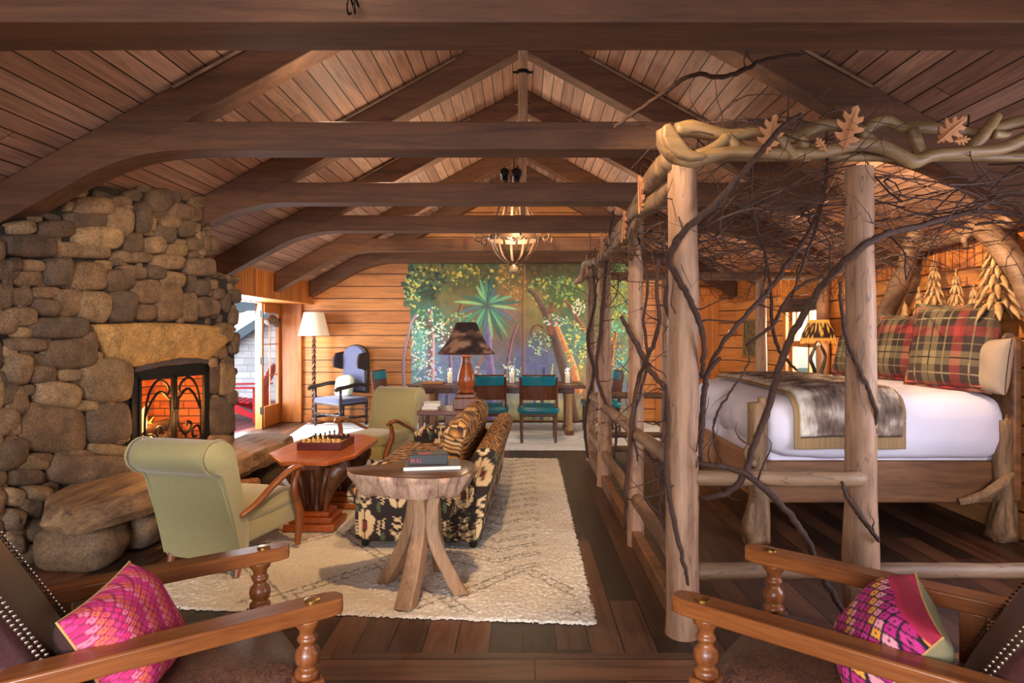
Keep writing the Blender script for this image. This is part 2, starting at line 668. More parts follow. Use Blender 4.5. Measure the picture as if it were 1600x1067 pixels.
# front wall behind the camera with its two window openings
mb = MB()
for (a, b, c, d) in ((XL, -2.75, 0, 2.2), (-.25, .55, 0, 2.2), (3.05, XR, 0, 2.2), (-2.75, -.25, 0, .8), (.55, 3.05, 0, .8)):
    mb.box(a, b, YF - .12, YF, c, d)
for (a, b) in ((-2.75, -.25), (.55, 3.05)):
    mb.box(a, b, YF - .12, YF, 2.15, 2.6)
mb.prism([(XL, 2.2), (XR, 2.2), (XR, zc(XR)), (0, RIDGE), (XL, zc(XL))], YF - .12, YF - .02, 'y')
struct('wall_front', mb, M_wallh, smooth=False)
# left wall with the porch door opening
mb = MB()
mb.box(XL - .14, XL, YF, 9.3, 0, 2.6)
mb.box(XL - .14, XL, 9.3, YB, 2.06, 2.6)
struct('wall_left', mb, M_wallhy, smooth=False)
mb = MB()
mb.box(XL - .14, -3.68, 6.4, YB, 2.06, 2.5)
struct('trim_1', mb, M_friezey, 'vertical board frieze above the porch door', smooth=False)
mb = MB().box(XL - .05, -3.66, 6.4, YB, 2.045, 2.07)
struct('trim_2', mb, M_trimy, smooth=False)
mb = MB().box(XL, -3.85, 11.12, YB, 0, 2.05)
struct('trim_3', mb, M_trim, 'upright board lining beside the porch door', bevel=.006)
# right wall with window opening
mb = MB()
mb.box(XR, XR + .14, YF, 1.4, 0, 2.6)
mb.box(XR, XR + .14, 3.0, 7.85, 0, 2.6)
mb.box(XR, XR + .14, 1.4, 3.0, 0, .85)
mb.box(XR, XR + .14, 1.4, 3.0, 2.1, 2.6)
mb.box(XR, XR + .14, 9.0, YB, 0, 2.6)
mb.box(XR, XR + .14, 7.85, 9.0, 0, .85)
mb.box(XR, XR + .14, 7.85, 9.0, 2.05, 2.6)
struct('wall_right', mb, M_wallhy, 'right wall of honey coloured boards behind the bed', smooth=False)
mb = MB().box(XR - .035, XR + .02, 2.0, YB, 2.09, 2.6)
struct('trim_4', mb, M_friezey, 'vertical board frieze along the top of the right wall', smooth=False)
# back wall posts / door casing at the right
mb = MB()
mb.box(2.32, 2.44, YB - .05, YB, 0, 2.25)
mb.box(3.30, 3.42, YB - .05, YB, 0, 2.25)
mb.box(2.26, 3.48, YB - .06, YB, 2.2, 2.34)
struct('trim_5', mb, M_trim, 'honey wood casing round the far door', bevel=.008)
d2 = thing('door_2', 'panelled honey wood door at the far right of the back wall', None, (2.87, YB - .03, 0))
d2['kind'] = 'structure'
mb = MB().box(-.43, .43, -.012, .02, .01, 2.2)
mb.build('door_leaf', M_trim, d2)
for (a, b, c, d) in ((-.36, -.04, .2, .95), (.04, .36, .2, .95), (-.36, -.04, 1.1, 2.05), (.04, .36, 1.1, 2.05)):
    MB().box(a, b, -.026, -.01, c, d).build('door_panel', M_trim, d2, bevel=.008)
mb = MB().box(-3.85, -2.12, YB - .02, YB, 0, .1)
struct('baseboard_back', mb, M_trim, bevel=.005)

# pane material: clear with a faint reflection
t = NT('window_glass')
tr = t.n('ShaderNodeBsdfTransparent')
gl = t.n('ShaderNodeBsdfGlossy')
gl.inputs['Roughness'].default_value = 0.02
mx = t.n('ShaderNodeMixShader')
mx.inputs[0].default_value = 0.06
t.l(tr.outputs[0], mx.inputs[1])
t.l(gl.outputs[0], mx.inputs[2])
t.l(mx.outputs[0], t.t.nodes['Material Output'].inputs[0])
M_glass = t.m

# porch door: open gap, then the fixed leaf with panes
d1 = thing('door_1', 'honey wood french door leaf with glass panes beside the open porch doorway', None, (XL, 10.3, 0))
d1['kind'] = 'structure'
mb = MB()
for y0, y1, z0, z1 in ((0, .09, 0, 2.03), (.72, .85, 0, 2.03), (.13, .72, 0, .34), (.13, .72, 1.88, 2.03)):
    mb.box(-.06, -.005, y0, y1, z0, z1)
mb.build('door_frame', M_trim, d1, bevel=.006)
mb = MB()
mb.box(-.045, -.03, .412, .428, .34, 1.88)
for z in (.84, 1.36):
    mb.box(-.045, -.03, .13, .72, z - .008, z + .008)
mb.build('muntin', M_trim, d1)
MB().box(-.036, -.033, .09, .72, .34, 1.88).build('pane', M_glass, d1)
mb = MB()
mb.tube(cr([(.02, .15, 1.72), (.05, .3, 1.78), (.05, .5, 1.70), (.02, .7, 1.76)], 6), [.05, .07, .06, .04], 8, rough=.4)
mb.build('rolled_shade', wood('bamboo', S(110, 78, 56), S(54, 36, 26), 'y', 6, 5), d1)
mb = MB()
mb.box(XL - .1, XL + .01, 9.2, 9.3, 0, 2.06)
mb.box(XL - .1, XL + .01, 10.28, 10.31, 0, 2.06)
mb.box(XL - .14, XL + .01, 9.2, YB, 2.03, 2.07)
struct('trim_6', mb, M_trim, 'door jamb of the porch doorway', bevel=.004)
mb = MB()
for z in (.3, 1.1, 1.85):
    mb.box(XL - .02, XL + .03, 10.27, 10.30, z - .06, z + .06)
h = mb.build('hinge', M_iron, None)
h.parent = d1
h.matrix_parent_inverse = PM[d1.name].inverted()

# bedside window
w1 = thing('window_1', 'bright window with a gathered shade beside the bedside lamp', None, (XR, 8.42, 0))
w1['kind'] = 'structure'
mb = MB()
mb.box(-.03, .02, -.67, -.57, .75, 2.15)
mb.box(-.03, .02, .57, .67, .75, 2.15)
mb.box(-.04, .02, -.72, .72, 2.05, 2.19)
mb.box(-.06, .02, -.72, .72, .78, .84)
mb.build('window_frame', M_trim, w1, bevel=.006)
mb = MB()
for y0, y1, z0, z1 in ((-.57, -.5, .85, 2.05), (.5, .57, .85, 2.05), (-.5, .5, .85, .93), (-.5, .5, 1.98, 2.05), (-.5, .5, 1.36, 1.44), (-.02, .02, .9, 2.0)):
    mb.box(.04, .08, y0, y1, z0, z1)
mb.build('sash', M_trim, w1)
MB().box(.058, .064, -.55, .55, .88, 2.03).build('pane', M_glass, w1)
mb = MB()
for i in range(5):
    zz = 2.0 - i * .035
    mb.tube([(.0 - .02 * i, -.56, zz), (-.01 - .02 * i, 0, zz - .012), (.0 - .02 * i, .56, zz)], .026, 8, rough=.3, seed=i)
mb.build('roman_shade', wood('reed', S(104, 74, 66), S(50, 34, 32), 'y', 6, 5), w1)

w2 = thing('window_2', 'side window near the camera lighting the bed', None, (XR, 2.2, 0))
w2['kind'] = 'structure'
mb = MB().box(-.03, .02, -.9, -.8, .75, 2.2).box(-.03, .02, .8, .9, .75, 2.2).box(-.04, .02, -.95, .95, 2.1, 2.24).box(-.06, .02, -.95, .95, .77, .84)
mb.build('window_frame', M_trim, w2, bevel=.006)
mb = MB().box(.04, .08, -.02, .02, .85, 2.1).box(.04, .08, -.8, .8, 1.44, 1.48).box(.04, .08, -.8, .8, .85, .91).box(.04, .08, -.8, .8, 2.04, 2.1)
mb.build('sash', M_trim, w2)
MB().box(.058, .064, -.8, .8, .85, 2.1).build('pane', M_glass, w2)

# ------------------------------------------------------------------ roof trusses
ORD = ['nearest the camera', 'second from the camera, above the chess table', 'third from the camera', 'fourth from the camera', 'fifth from the camera, in front of the chandelier glow', 'against the back wall']
TRL = ['nearest tie beam running across the top of the picture',
       'brown roof truss second from the camera, its rafter passing over the chimney top',
       'brown roof truss third from the camera, with a pole post to the ridge',
       'brown roof truss fourth from the camera, just in front of the chandelier',
       'brown roof truss fifth from the camera, just behind the chandelier',
       'farthest roof truss, lying against the mural wall']
TY = [2.49, 4.22, 5.93, 7.58, 9.45, 10.98]
for k, y in enumerate(TY):
    ro = thing('roof_truss', TRL[k], 'roof truss', (0, y, 2.76), 0, 'roof trusses')
    dp = .26 if k == 0 else .21
    xc = (RIDGE - .28 - 2.76) / SLOPE
    mb = MB().prism([(-xc, 0), (xc, 0), (xc - .185 / SLOPE, .185), (-xc + .185 / SLOPE, .185)], 0, dp, 'y')
    mb.build('tie_beam', M_beam, ro, bevel=.008)
    for sx in (-1, 1):
        xe = 3.67 if sx < 0 else 3.66
        z0 = lambda x: zc(x) - 2.76
        poly = [(0, z0(0) - .004), (sx * xe, z0(xe) - .004), (sx * xe, z0(xe) - .28), (0, z0(0) - .28)]
        mb = MB().prism(poly, .012, dp - .012, 'y')
        mb.build('rafter', M_beam, ro, bevel=.008)
        xc = (RIDGE - .28 - 2.76) / SLOPE
        A, B, C = Vector((xc - .40, 0)), Vector((xc, 0)), Vector((xc + .36, -SLOPE * .36))
        arc = []
        for i in range(13):
            tt = i / 12
            q = A * (1 - tt) ** 2 + B * 2 * tt * (1 - tt) + C * tt * tt
            arc.append((sx * q.x, q.y - .001))
        poly = [(sx * (xc - .40), .04)] + arc + [(sx * (xc + .36), -SLOPE * .36 + .05), (sx * xc, .05)]
        MB().prism(poly, .002, dp - .002, 'y').build('knee_brace', M_beam, ro, angle=25)
    if k in (1, 2, 3):
        mb = MB().tube([(0, dp * .5, .18), (0, dp * .5, RIDGE - 2.76 - .05)], .032, 14)
        mb.build('king_post', M_peeled, ro)
        for zz in (.55, .95):
            mb = MB().lathe([(.032, zz - .012), (.042, zz - .01), (.042, zz + .01), (.032, zz + .012)], 14, T(0, dp * .5, 0))
            mb.box(-.07, .07, dp * .5 - .006, dp * .5 + .006, zz - .006, zz + .006)
            mb.build('iron_collar', M_iron, ro)
        for sx in (-1, 1):   # pale batten along the upper face of each rafter
            pts = [(sx * .62, -.012, RIDGE - 2.76 - SLOPE * .62 - .03), (sx * 2.3, -.012, RIDGE - 2.76 - SLOPE * 2.3 - .03)]
            MB().tube(pts, .012, 8).build('conduit', M_peeledx, ro)
hk = thing('hook', 'small black iron hook on the nearest tie beam', 'hook', (-.66, 2.47, 2.82))
mb = MB()
mb.tube(cr([(0, .02, .0), (0, -.03, .01), (-.005, -.05, -.03), (-.005, -.03, -.055), (.0, -.01, -.04)], 5), .004, 6)
mb.tube(cr([(.02, .02, .0), (.02, -.03, .01), (.022, -.05, -.03), (.02, -.03, -.055)], 5), .004, 6)
mb.build('hook_wire', M_iron, hk)

# two black spot cans on the third tie beam
for dx, lab in ((-.11, 'left can of the black spotlight pair on the third tie beam'), (.0, 'right can of the black spotlight pair on the third tie beam')):
    sp = thing('spotlight', lab, 'spotlight', (dx - .06, 6.03, 2.945), 0, 'spotlights on the third tie beam')
    MB().lathe([(.02, 0), (.03, .005), (.03, .02), (.008, .025), (.008, .05)], 12).build('base', M_black, sp)
    MB().lathe([(.03, -.05), (.042, -.045), (.042, .05), (.03, .055)], 14, T(0, 0, .095) @ Matrix.Rotation(1.2, 4, 'X')).build('can', M_black, sp)

# ------------------------------------------------------------------ the porch outside
mb = MB().box(-14, XL - .14, 4, 20, -.15, -.03)
struct('porch_floor', mb, planks('porch_boards', 'x', 'y', .12, 3, [S(120, 70, 70), S(150, 96, 96)], .6, .01), 'reddish porch boards seen through the doorway', smooth=False)
mb = MB().box(-12, -4.6, 15.0, 15.2, -.1, 6)
t = planks('shingles', 'z', 'x', .16, .35, [S(206, 210, 218), S(222, 226, 232), S(236, 238, 242)], .8, .012, S(150, 156, 166), 6, .3, .6, .15)
struct('exterior_wall', mb, t, 'pale grey shingled wall outside', smooth=False)
mb = MB()
mb.box(-12, -4.7, 14.85, 15.0, 2.05, 2.5)
struct('trim_7', mb, plain('blue_grey_paint', S(86, 104, 116), .6), 'blue grey fascia board outside', smooth=False)
mb = MB()
mb.prism([(-7.2, 1.2), (-5.75, 2.1), (-5.45, 2.1), (-7.2, .95)], 14.7, 14.85, 'y')
struct('trim_8', mb, plain('grey_brace', S(92, 112, 126), .6), 'diagonal grey brace outside', smooth=False)
mb = MB()
mb.prism([(-7.2, 1.75), (-6.35, 2.06), (-5.8, 2.06), (-7.2, 1.22)], 14.75, 14.84, 'y')
struct('trim_9', mb, plain('white_paint', S(236, 238, 240), .6), 'white board behind the brace outside', smooth=False)
# far garden beyond the side window
mb = MB().box(4.0, 20, -2, 30, -.2, -.1)
struct('ground', mb, plain('lawn', S(120, 130, 80), .9, 0, .3), smooth=False)

# red slatted porch chair
rc = thing('porch_chair', 'red slatted wooden porch chair outside the open doorway', 'chair', (-5.12, 11.65, -.03), radians(100))
rc.scale = (1.2, 1.05, 1.04)
mb = MB()
for i in range(5):
    x = -.26 + i * .13
    hh = .98 - abs(i - 2) * .03
    mb.prism([(-.26, .3), (-.24, .28), (-.24 - .28, hh), (-.26 - .28, hh)], x - .063, x + .063, 'x')
mb.build('backrest', M_red, rc, bevel=.006)
mb = MB()
for i in range(6):
    y = -.2 + i * .09
    mb.box(-.28, .28, y, y + .075, .31 + i * .012, .335 + i * .012)
mb.build('seat', M_red, rc, bevel=.004)
for sx in (-1, 1):
    MB().box(sx * .4 - .07, sx * .4 + .07, -.42, .42, .58, .605).build('arm', M_red, rc, bevel=.006)
    MB().box(sx * .36 - .02, sx * .36 + .02, .28, .38, 0, .58).build('leg', M_red, rc, bevel=.004)
    MB().prism([(-.5, 0), (-.42, 0), (.36, .3), (.36, .42), (.1, .36)], sx * .31 - .015, sx * .31 + .015, 'x').build('side_rail', M_red, rc)
    MB().box(sx * .36 - .02, sx * .36 + .02, -.36, -.28, 0, .58).build('leg', M_red, rc, bevel=.004)
MB().box(-.36, .36, .33, .36, .2, .4).build('front_apron', M_red, rc, bevel=.004)
pl = thing('patio_seat', 'pale slatted bench against the shingled wall outside', 'bench', (-6.1, 12.9, -.03), radians(-60))
mb = MB()
for i in range(8):
    mb.box(-.55 + i * .14, -.45 + i * .14, -.2, -.17, .45, .9)
mb.build('backrest', M_white, pl)
mb = MB().box(-.6, .6, -.2, .3, .4, .45)
mb.build('seat', M_white, pl)
for sx in (-.55, .55):
    MB().box(sx - .03, sx + .03, -.2, .28, 0, .4).build('leg', M_white, pl)
# ================================================================== stone chimney
FO, FU, FN = Vector((-3.1, 5.5, 0)), Vector((.191, .982, 0)).normalized(), Vector((.982, -.191, 0)).normalized()


def fuz(px, py):
    t = (px - 817) / 1000
    d = (-3.1 - FU.x / FU.y * 5.5) / (t - FU.x / FU.y)
    return (d - 5.5) / FU.y, CAM_H - (py - 520) / 1000 * d


def fpt(u, z, n=0.0):
    p = FO + FU * u + FN * n
    return Vector((p.x, p.y, z))


ch = thing('stone_chimney', 'tall fieldstone chimney and fireplace on the left wall with a burning fire', 'fireplace', (-3.4, 5.4, 0))
U0, U1, UT = -2.1, .98, .60      # left end, right end below, right end above the shoulder
FX0, FX1, FZ0, FZ1 = -.326, .53, .52, 1.245
ZSH = 2.08


def top_z(u):
    if u < -1.12:
        return 2.24
    return zc((FO + FU * u).x) - .02


mb = MB()


def wallblock(u0, u1, z0f, z1f):
    """vertical block between two u stations, from the stone face back to the wall"""
    a, b = fpt(u0, 0), fpt(u1, 0)
    back0, back1 = Vector((-4.17, a.y, 0)), Vector((-4.17, b.y, 0))
    vs = []
    for (p, u, atwall) in ((a, u0, 0), (b, u1, 0), (back1, u1, 1), (back0, u0, 1)):
        for zf in (z0f, z1f):
            z = zf(u) if callable(zf) else zf
            if atwall and callable(zf):
                z = zc(4.17) - .02
            vs.append((p.x, p.y, z))
    mb.add(vs, [(0, 2, 3, 1), (2, 4, 5, 3), (4, 6, 7, 5), (6, 0, 1, 7), (1, 3, 5, 7), (0, 6, 4, 2)])


wallblock(U0, -1.12, 0, 2.24)
wallblock(-1.12, FX0, 0, top_z)
wallblock(FX1, UT, 0, top_z)
wallblock(UT, U1, 0, ZSH)
wallblock(FX0, FX1, FZ1, top_z)
wallblock(FX0, FX1, 0, FZ0)
mb.build('mortar_bed', M_mortar, ch, world=True, smooth=False)

TONES = [S(140, 108, 76), S(122, 95, 70), S(154, 122, 88), S(114, 90, 68), S(146, 116, 80), S(132, 104, 78), S(166, 134, 96), S(108, 87, 68)]
TONES = [tuple(c * .86 for c in q) for q in TONES]
sb = MB()
rs = random.Random(11)


def stone(outline, hgt, tone, nmat=None, seed=0):
    """a domed boulder: outline = list of (u,z), hgt = how far it stands out of the mortar"""
    n = len(outline)
    cu = sum(p[0] for p in outline) / n
    cz = sum(p[1] for p in outline) / n
    rings = [(1.0, -.02), (1.0, .25), (.965, .52), (.88, .78), (.72, .93), (.48, 1.0), (.22, 1.03)]
    vs, fs = [], []
    for (s_, h_) in rings:
        for (u, z) in outline:
            uu, zz = cu + (u - cu) * s_, cz + (z - cz) * s_
            b = nz(uu * 7 + seed, zz * 7, seed * 1.7) * .35 + nz(uu * 19, zz * 19, seed) * .12
            hh = h_ * hgt * (1 + b) if h_ > 0 else -.03
            vs.append(fpt(uu, zz, hh))
    vs.append(fpt(cu, cz, hgt * 1.03))
    R = len(rings)
    for i in range(R - 1):
        for k in range(n):
            fs.append((i * n + k, i * n + (k + 1) % n, (i + 1) * n + (k + 1) % n, (i + 1) * n + k))
    for k in range(n):
        fs.append(((R - 1) * n + k, (R - 1) * n + (k + 1) % n, R * n))
    sb.add(vs, fs, None, tone)


def oval(cx, cy, w, h, rnd, seed, power=3.6, n=20):
    pts = []
    tilt = rnd.uniform(-.16, .16)
    for k in range(n):
        a = 2 * pi * k / n
        ca, sa = cos(a), sin(a)
        e = 2 / power
        x = w / 2 * (abs(ca) ** e) * (1 if ca >= 0 else -1)
        y = h / 2 * (abs(sa) ** e) * (1 if sa >= 0 else -1)
        q = 1 + .1 * nz(ca * 1.4 + seed * 3.1, sa * 1.4, seed)
        pts.append((cx + (x * cos(tilt) - y * sin(tilt)) * q, cy + (x * sin(tilt) + y * cos(tilt)) * q))
    return pts


# main boulders of the face: centre, width, height measured on the face
B1 = """590,35,60,50 545,55,60,48 640,45,35,40 690,70,55,35 345,130,152,72 460,110,90,42 505,85,80,40 605,105,96,92 670,85,46,62 720,90,44,40
755,115,62,52 742,155,60,72 690,150,92,62 195,155,90,52 250,130,36,42 135,180,34,26 75,215,110,54 200,220,135,66 325,182,164,70 452,190,106,116
540,175,62,122 580,195,38,60 610,155,64,46 650,190,80,56 715,215,62,70 752,213,36,40 630,235,82,76 772,245,38,36 100,283,212,90 370,250,194,86
507,275,76,82 582,280,86,66 670,300,92,50 688,271,46,26 745,280,62,50 791,275,34,60 825,275,30,52 300,300,232,62 505,326,160,48 640,345,126,56
765,365,116,70 740,317,40,28 32,357,66,56 108,360,100,46 210,385,112,112 328,402,140,108 396,362,68,44 440,345,32,36 500,385,104,54 592,386,76,56
92,410,124,60 450,415,120,90 660,412,100,58 735,430,32,70 775,445,56,66 817,433,42,38 12,430,46,92 68,480,92,72 165,465,112,46 250,503,112,110
352,517,128,122 458,517,112,124 560,462,114,92 645,495,106,152 725,520,70,112 781,520,56,76 821,522,42,60 864,500,48,64 555,540,82,64 60,560,132,74
155,522,96,66 215,600,242,84 70,620,76,44 80,667,160,54 260,700,206,118 858,620,64,74 852,700,52,42 815,737,42,40 876,735,40,36 52,760,98,118
145,725,78,46 150,782,106,74 258,785,102,50 400,805,205,164 822,800,50,112 872,800,60,126 50,880,98,112 208,860,176,98 102,842,46,44 325,902,92,42
415,968,168,164 850,945,106,144 30,970,68,104 195,990,262,190 30,1052,70,66 150,1105,90,40 420,1075,160,46 300,1090,120,36 845,1040,110,50 890,870,40,60
-60,300,110,90 -70,420,100,120 -60,560,110,120 -60,700,110,130 -60,850,120,140 -70,1000,120,140 840,470,40,44 900,560,30,60 905,660,30,80 910,480,40,50 20,690,60,50 330,640,60,50 90,700,60,26 770,310,36,26"""
i = 0
for tok in B1.split():
    cx, cy, ww, hh = [float(q) for q in tok.split(',')]
    px, py = cx * .4028, 270 + cy * .403
    ol = [fuz(a * .4028, 270 + b * .403) for a, b in oval(cx, cy, ww * 1.04, hh * 1.06, rs, i)]
    tone = TONES[rs.randrange(len(TONES))]
    if min(q[0] for q in ol) < -1.12 and max(q[1] for q in ol) > 2.37:
        continue
    f = rs.uniform(.82, 1.12)
    tone = tuple(c * f for c in tone)
    stone(ol, rs.uniform(.045, .085) * (1 if min(ww, hh) > 50 else .7), tone, seed=i * .37)
    i += 1
B2 = """90,205,182,62 75,262,160,62 340,235,330,120 35,340,82,72 105,380,92,82 130,325,110,60 30,430,90,90 30,520,110,90 -60,260,120,90 -60,360,110,120 -60,480,110,110 -60,600,120,110 120,470,110,90 110,560,120,80 220,340,80,50"""
for tok in B2.split():
    cx, cy, ww, hh = [float(q) for q in tok.split(',')]
    ol = [fuz(a * .4003, 640 + b * .4003) for a, b in oval(cx, cy, ww * 1.02, hh * 1.05, rs, i)]
    f = rs.uniform(.8, 1.0)
    stone(ol, rs.uniform(.05, .09), tuple(c * f for c in TONES[rs.randrange(len(TONES))]), seed=i * .37)
    i += 1
# the run of wall toward the camera, coursed the same way
z = .08
k2 = 900
while z < 1.98:
    hh = rs.uniform(.13, .24)
    u = U0 + rs.uniform(0, .1)
    while u < -1.5:
        ww = rs.uniform(.16, .38)
        f = rs.uniform(.8, 1.08)
        stone(oval(u + ww / 2, z + hh / 2, ww * .98, hh * .98, rs, k2), rs.uniform(.045, .08), tuple(c * f for c in TONES[rs.randrange(len(TONES))]), seed=k2 * .37)
        u += ww
        k2 += 1
    z += hh
# small packing stones between them
for k in range(520):
    u = rs.uniform(U0, U1)
    z = rs.uniform(.05, 2.85)
    if z > ZSH and u > UT - .02:
        continue
    if FX0 - .06 < u < FX1 + .06 and FZ0 - .05 < z < FZ1 + .4:
        continue
    if z > top_z(u) - .05:
        continue
    ol = oval(u, z, rs.uniform(.06, .15), rs.uniform(.05, .1), rs, k, 2.6, 9)
    f = rs.uniform(.6, .95)
    stone(ol, rs.uniform(.018, .04), tuple(c * f for c in TONES[rs.randrange(len(TONES))]), seed=k * .51)
# corner stones on the right side, turning round the edge
for k in range(26):
    z = .12 + k * .077
    if z > ZSH:
        break
    c = fpt(U1 - .05, z, -.08)
    r = rs.uniform(.8, 1.2)
    f = rs.uniform(.8, 1.05)
    sb.ball(c, .1, 10, 7, None, tuple(q * f for q in TONES[rs.randrange(len(TONES))]), (r, r * .9, .42))
for k in range(12):
    z = ZSH + .03 + k * .062
    if z > top_z(UT):
        break
    f = rs.uniform(.8, 1.05)
    sb.ball(fpt(UT - .04, z, -.06), .09, 10, 7, None, tuple(q * f for q in TONES[rs.randrange(len(TONES))]), (1.1, 1, .42))
for k in range(7):
    f = rs.uniform(.8, 1.0)
    sb.ball(fpt(UT + .06 + k * .06, ZSH + rs.uniform(-.02, .05), -.1), .09, 10, 7, None, tuple(q * f for q in TONES[rs.randrange(len(TONES))]), (1.6, 1, .4))
sb.build('cobblestone_facing', M_stone, ch, world=True, angle=180)

# lintel: one big hewn slab
lp = [(345, 588), (470, 583), (600, 580), (740, 586), (858, 596), (884, 650), (840, 690), (806, 728), (740, 724), (680, 722), (590, 738), (510, 755), (460, 735), (400, 715), (372, 660)]
sb = MB()
ol = []
for a, b in zip(lp, lp[1:] + lp[:1]):
    for q in range(4):
        tt = q / 4
        ol.append(fuz((a[0] + (b[0] - a[0]) * tt) * .4028, 270 + (a[1] + (b[1] - a[1]) * tt) * .403))
stone(ol, .075, S(190, 146, 84), seed=5.5)
o = sb.build('lintel', M_stone, ch, world=True, angle=180)
o['label'] = 'wide golden stone lintel over the fire'

# firebox
M_brick = planks('firebrick', 'z', 'x', .07, .22, [S(128, 66, 36), S(170, 92, 50)], .9, .012, S(60, 34, 24), 5, .5)
mb = MB()
dpt = -.45
q = [fpt(FX0, FZ0, 0), fpt(FX1, FZ0, 0), fpt(FX1 - .1, FZ0, dpt), fpt(FX0 + .1, FZ0, dpt)]
p = [Vector((v.x, v.y, FZ1)) for v in q]
mb.add(q + p, [(0, 1, 2, 3), (1, 5, 6, 2), (2, 6, 7, 3), (3, 7, 4, 0), (4, 7, 6, 5)])
mb.build('firebox', M_brick, ch, world=True, smooth=False)
mb = MB()
pts = [(205, 579), (225, 572), (250, 566), (285, 563), (305, 561), (319, 565)]
mb.tube(cr([fpt(*fuz(a, b), .02) for a, b in pts], 4), [.02, .035, .04, .04, .04, .03], 8, rough=.25)
mb.build('smoke_arch', plain('sooty_stone', S(70, 60, 56), .9, 0, .3, .3), ch, world=True)


def bar(mb_, u0, u1, z0, z1, n0=.01, n1=.035):
    vs = [fpt(u, z, n) for u in (u0, u1) for z in (z0, z1) for n in (n0, n1)]
    mb_.add(vs, [(0, 1, 3, 2), (4, 6, 7, 5), (0, 4, 5, 1), (2, 3, 7, 6), (0, 2, 6, 4), (1, 5, 7, 3)])


mb = MB()
bar(mb, FX0 - .04, FX0 + .03, FZ0, FZ1 + .02)
bar(mb, FX1 - .03, FX1 + .03, FZ0, FZ1 + .02)
bar(mb, FX0 - .04, FX1 + .03, FZ1 - .06, FZ1 + .02)
bar(mb, FX0 - .04, FX1 + .03, FZ0 - .01, FZ0 + .03)
mb.build('fire_surround', M_iron, ch, world=True, smooth=False)
um = (FX0 + FX1) / 2
SCR = [[(.07, .0), (.07, .30), (.12, .5), (.22, .60), (.32, .57), (.36, .50), (.33, .46), (.30, .49)],
       [(.07, .30), (.16, .44), (.26, .5), (.37, .42)],
       [(.37, .44), (.38, .25), (.33, .12), (.24, .10), (.2, .17), (.25, .2), (.27, .16)],
       [(.05, .02), (.1, .14), (.18, .12), (.17, .05), (.12, .05)], [(.3, .0), (.28, .08), (.34, .1)]]
for side, nm in ((0, 'left'), (1, 'right')):
    a, b = (FX0 + .03, um - .005) if side == 0 else (um + .005, FX1 - .03)
    dr = MB()
    for (x0, x1, z0, z1) in ((a, a + .022, FZ0 + .03, FZ1 - .06), (b - .022, b, FZ0 + .03, FZ1 - .06), (a, b, FZ0 + .03, FZ0 + .05), (a, b, FZ1 - .085, FZ1 - .06)):
        bar(dr, x0, x1, z0, z1, .02, .045)
    do = dr.build('fire_door', M_iron, ch, world=True, smooth=False)
    W_ = b - a
    mb = MB()
    for s_ in SCR:
        pts = []
        for (x, z) in s_:
            x = x / .42
            u = b - (1 - x) * W_ if side == 0 else a + (1 - x) * W_
            pts.append(fpt(u, FZ0 + .04 + z * .98, .035))
        mb.tube(cr(pts, 5), .011, 6)
    inv = PM[ch.name].inverted()
    mb.v = [inv @ v for v in mb.v]
    sc_ = mb.build('scrollwork', M_iron, do)
    sc_.matrix_parent_inverse = Matrix.Identity(4)
    mb = MB().ball(inv @ fpt(b - .012 if side == 0 else a + .012, .88, .055), .016, 8, 6)
    mb.build('knob', M_iron, do)

# burning logs, flames
M_char = plain('charred_log', S(60, 36, 26), .95, 0, .5, .5, 40)
for (u0, z0, u1, z1, n0, n1, r, lab) in ((FX0 + .1, .58, FX1 - .25, .6, -.14, -.2, .05, 'lower front charred log in the fire'), (FX0 + .12, .64, FX1 - .2, .72, -.28, -.2, .05, 'upper leaning charred log in the fire'), (FX0 + .2, .6, FX1 - .15, .58, -.34, -.3, .055, 'rear charred log in the fire')):
    lg = thing('burning_log', lab, 'log', tuple(fpt((u0 + u1) / 2, min(z0, z1) - r, (n0 + n1) / 2)), 0, 'burning logs')
    MB().tube([fpt(u0, z0, n0), fpt((u0 + u1) / 2, (z0 + z1) / 2 + .01, (n0 + n1) / 2), fpt(u1, z1, n1)], r, 12, rough=.25, seed=u0).build('log_body', M_char, lg, world=True)
t = NT('flame')
f = t.noise(t.coord((1, 1, .6)), 9, 3)
c = t.ramp(f, [(.3, (1.0, .16, .01)), (.48, (1.0, .40, .05)), (.62, (1.0, .72, .2)), (.78, (1.0, .9, .55))])
t.base((0, 0, 0))
t.l(c, t.b.inputs['Emission Color'])
t.b.inputs['Emission Strength'].default_value = 3.2
fl = MB()
for (u, z, n, h, r, ln) in ((-.24, .60, -.22, .42, .06, .03), (-.17, .64, -.16, .36, .055, .10), (-.10, .66, -.24, .40, .06, .08), (-.03, .68, -.20, .30, .045, .09), (.05, .68, -.26, .22, .04, .06), (-.28, .58, -.28, .5, .05, .02), (-.20, .56, -.30, .55, .07, .04), (.13, .66, -.24, .14, .03, .03), (-.14, .56, -.10, .12, .045, .05), (-.02, .58, -.12, .10, .035, .04), (-.26, .55, -.1, .16, .04, -.01)):
    pts = [fpt(u + ln * k / 6 + .02 * sin(k * 1.7 + u * 30), z + h * k / 6, n) for k in range(7)]
    fl.tube(pts, [r * .5, r, r * .95, r * .7, r * .45, r * .2, .002], 10, flat=.5)
o = fl.build('flames', t.m, None)
tag(o, 'orange flames of the log fire', 'fire', kind='stuff')
point('fire_light', fpt(0.0, .85, -.2), 45, (1.0, .42, .1), .12)
point('fire_glow', fpt(0.1, .8, .12), 10, (1.0, .45, .12), .15)

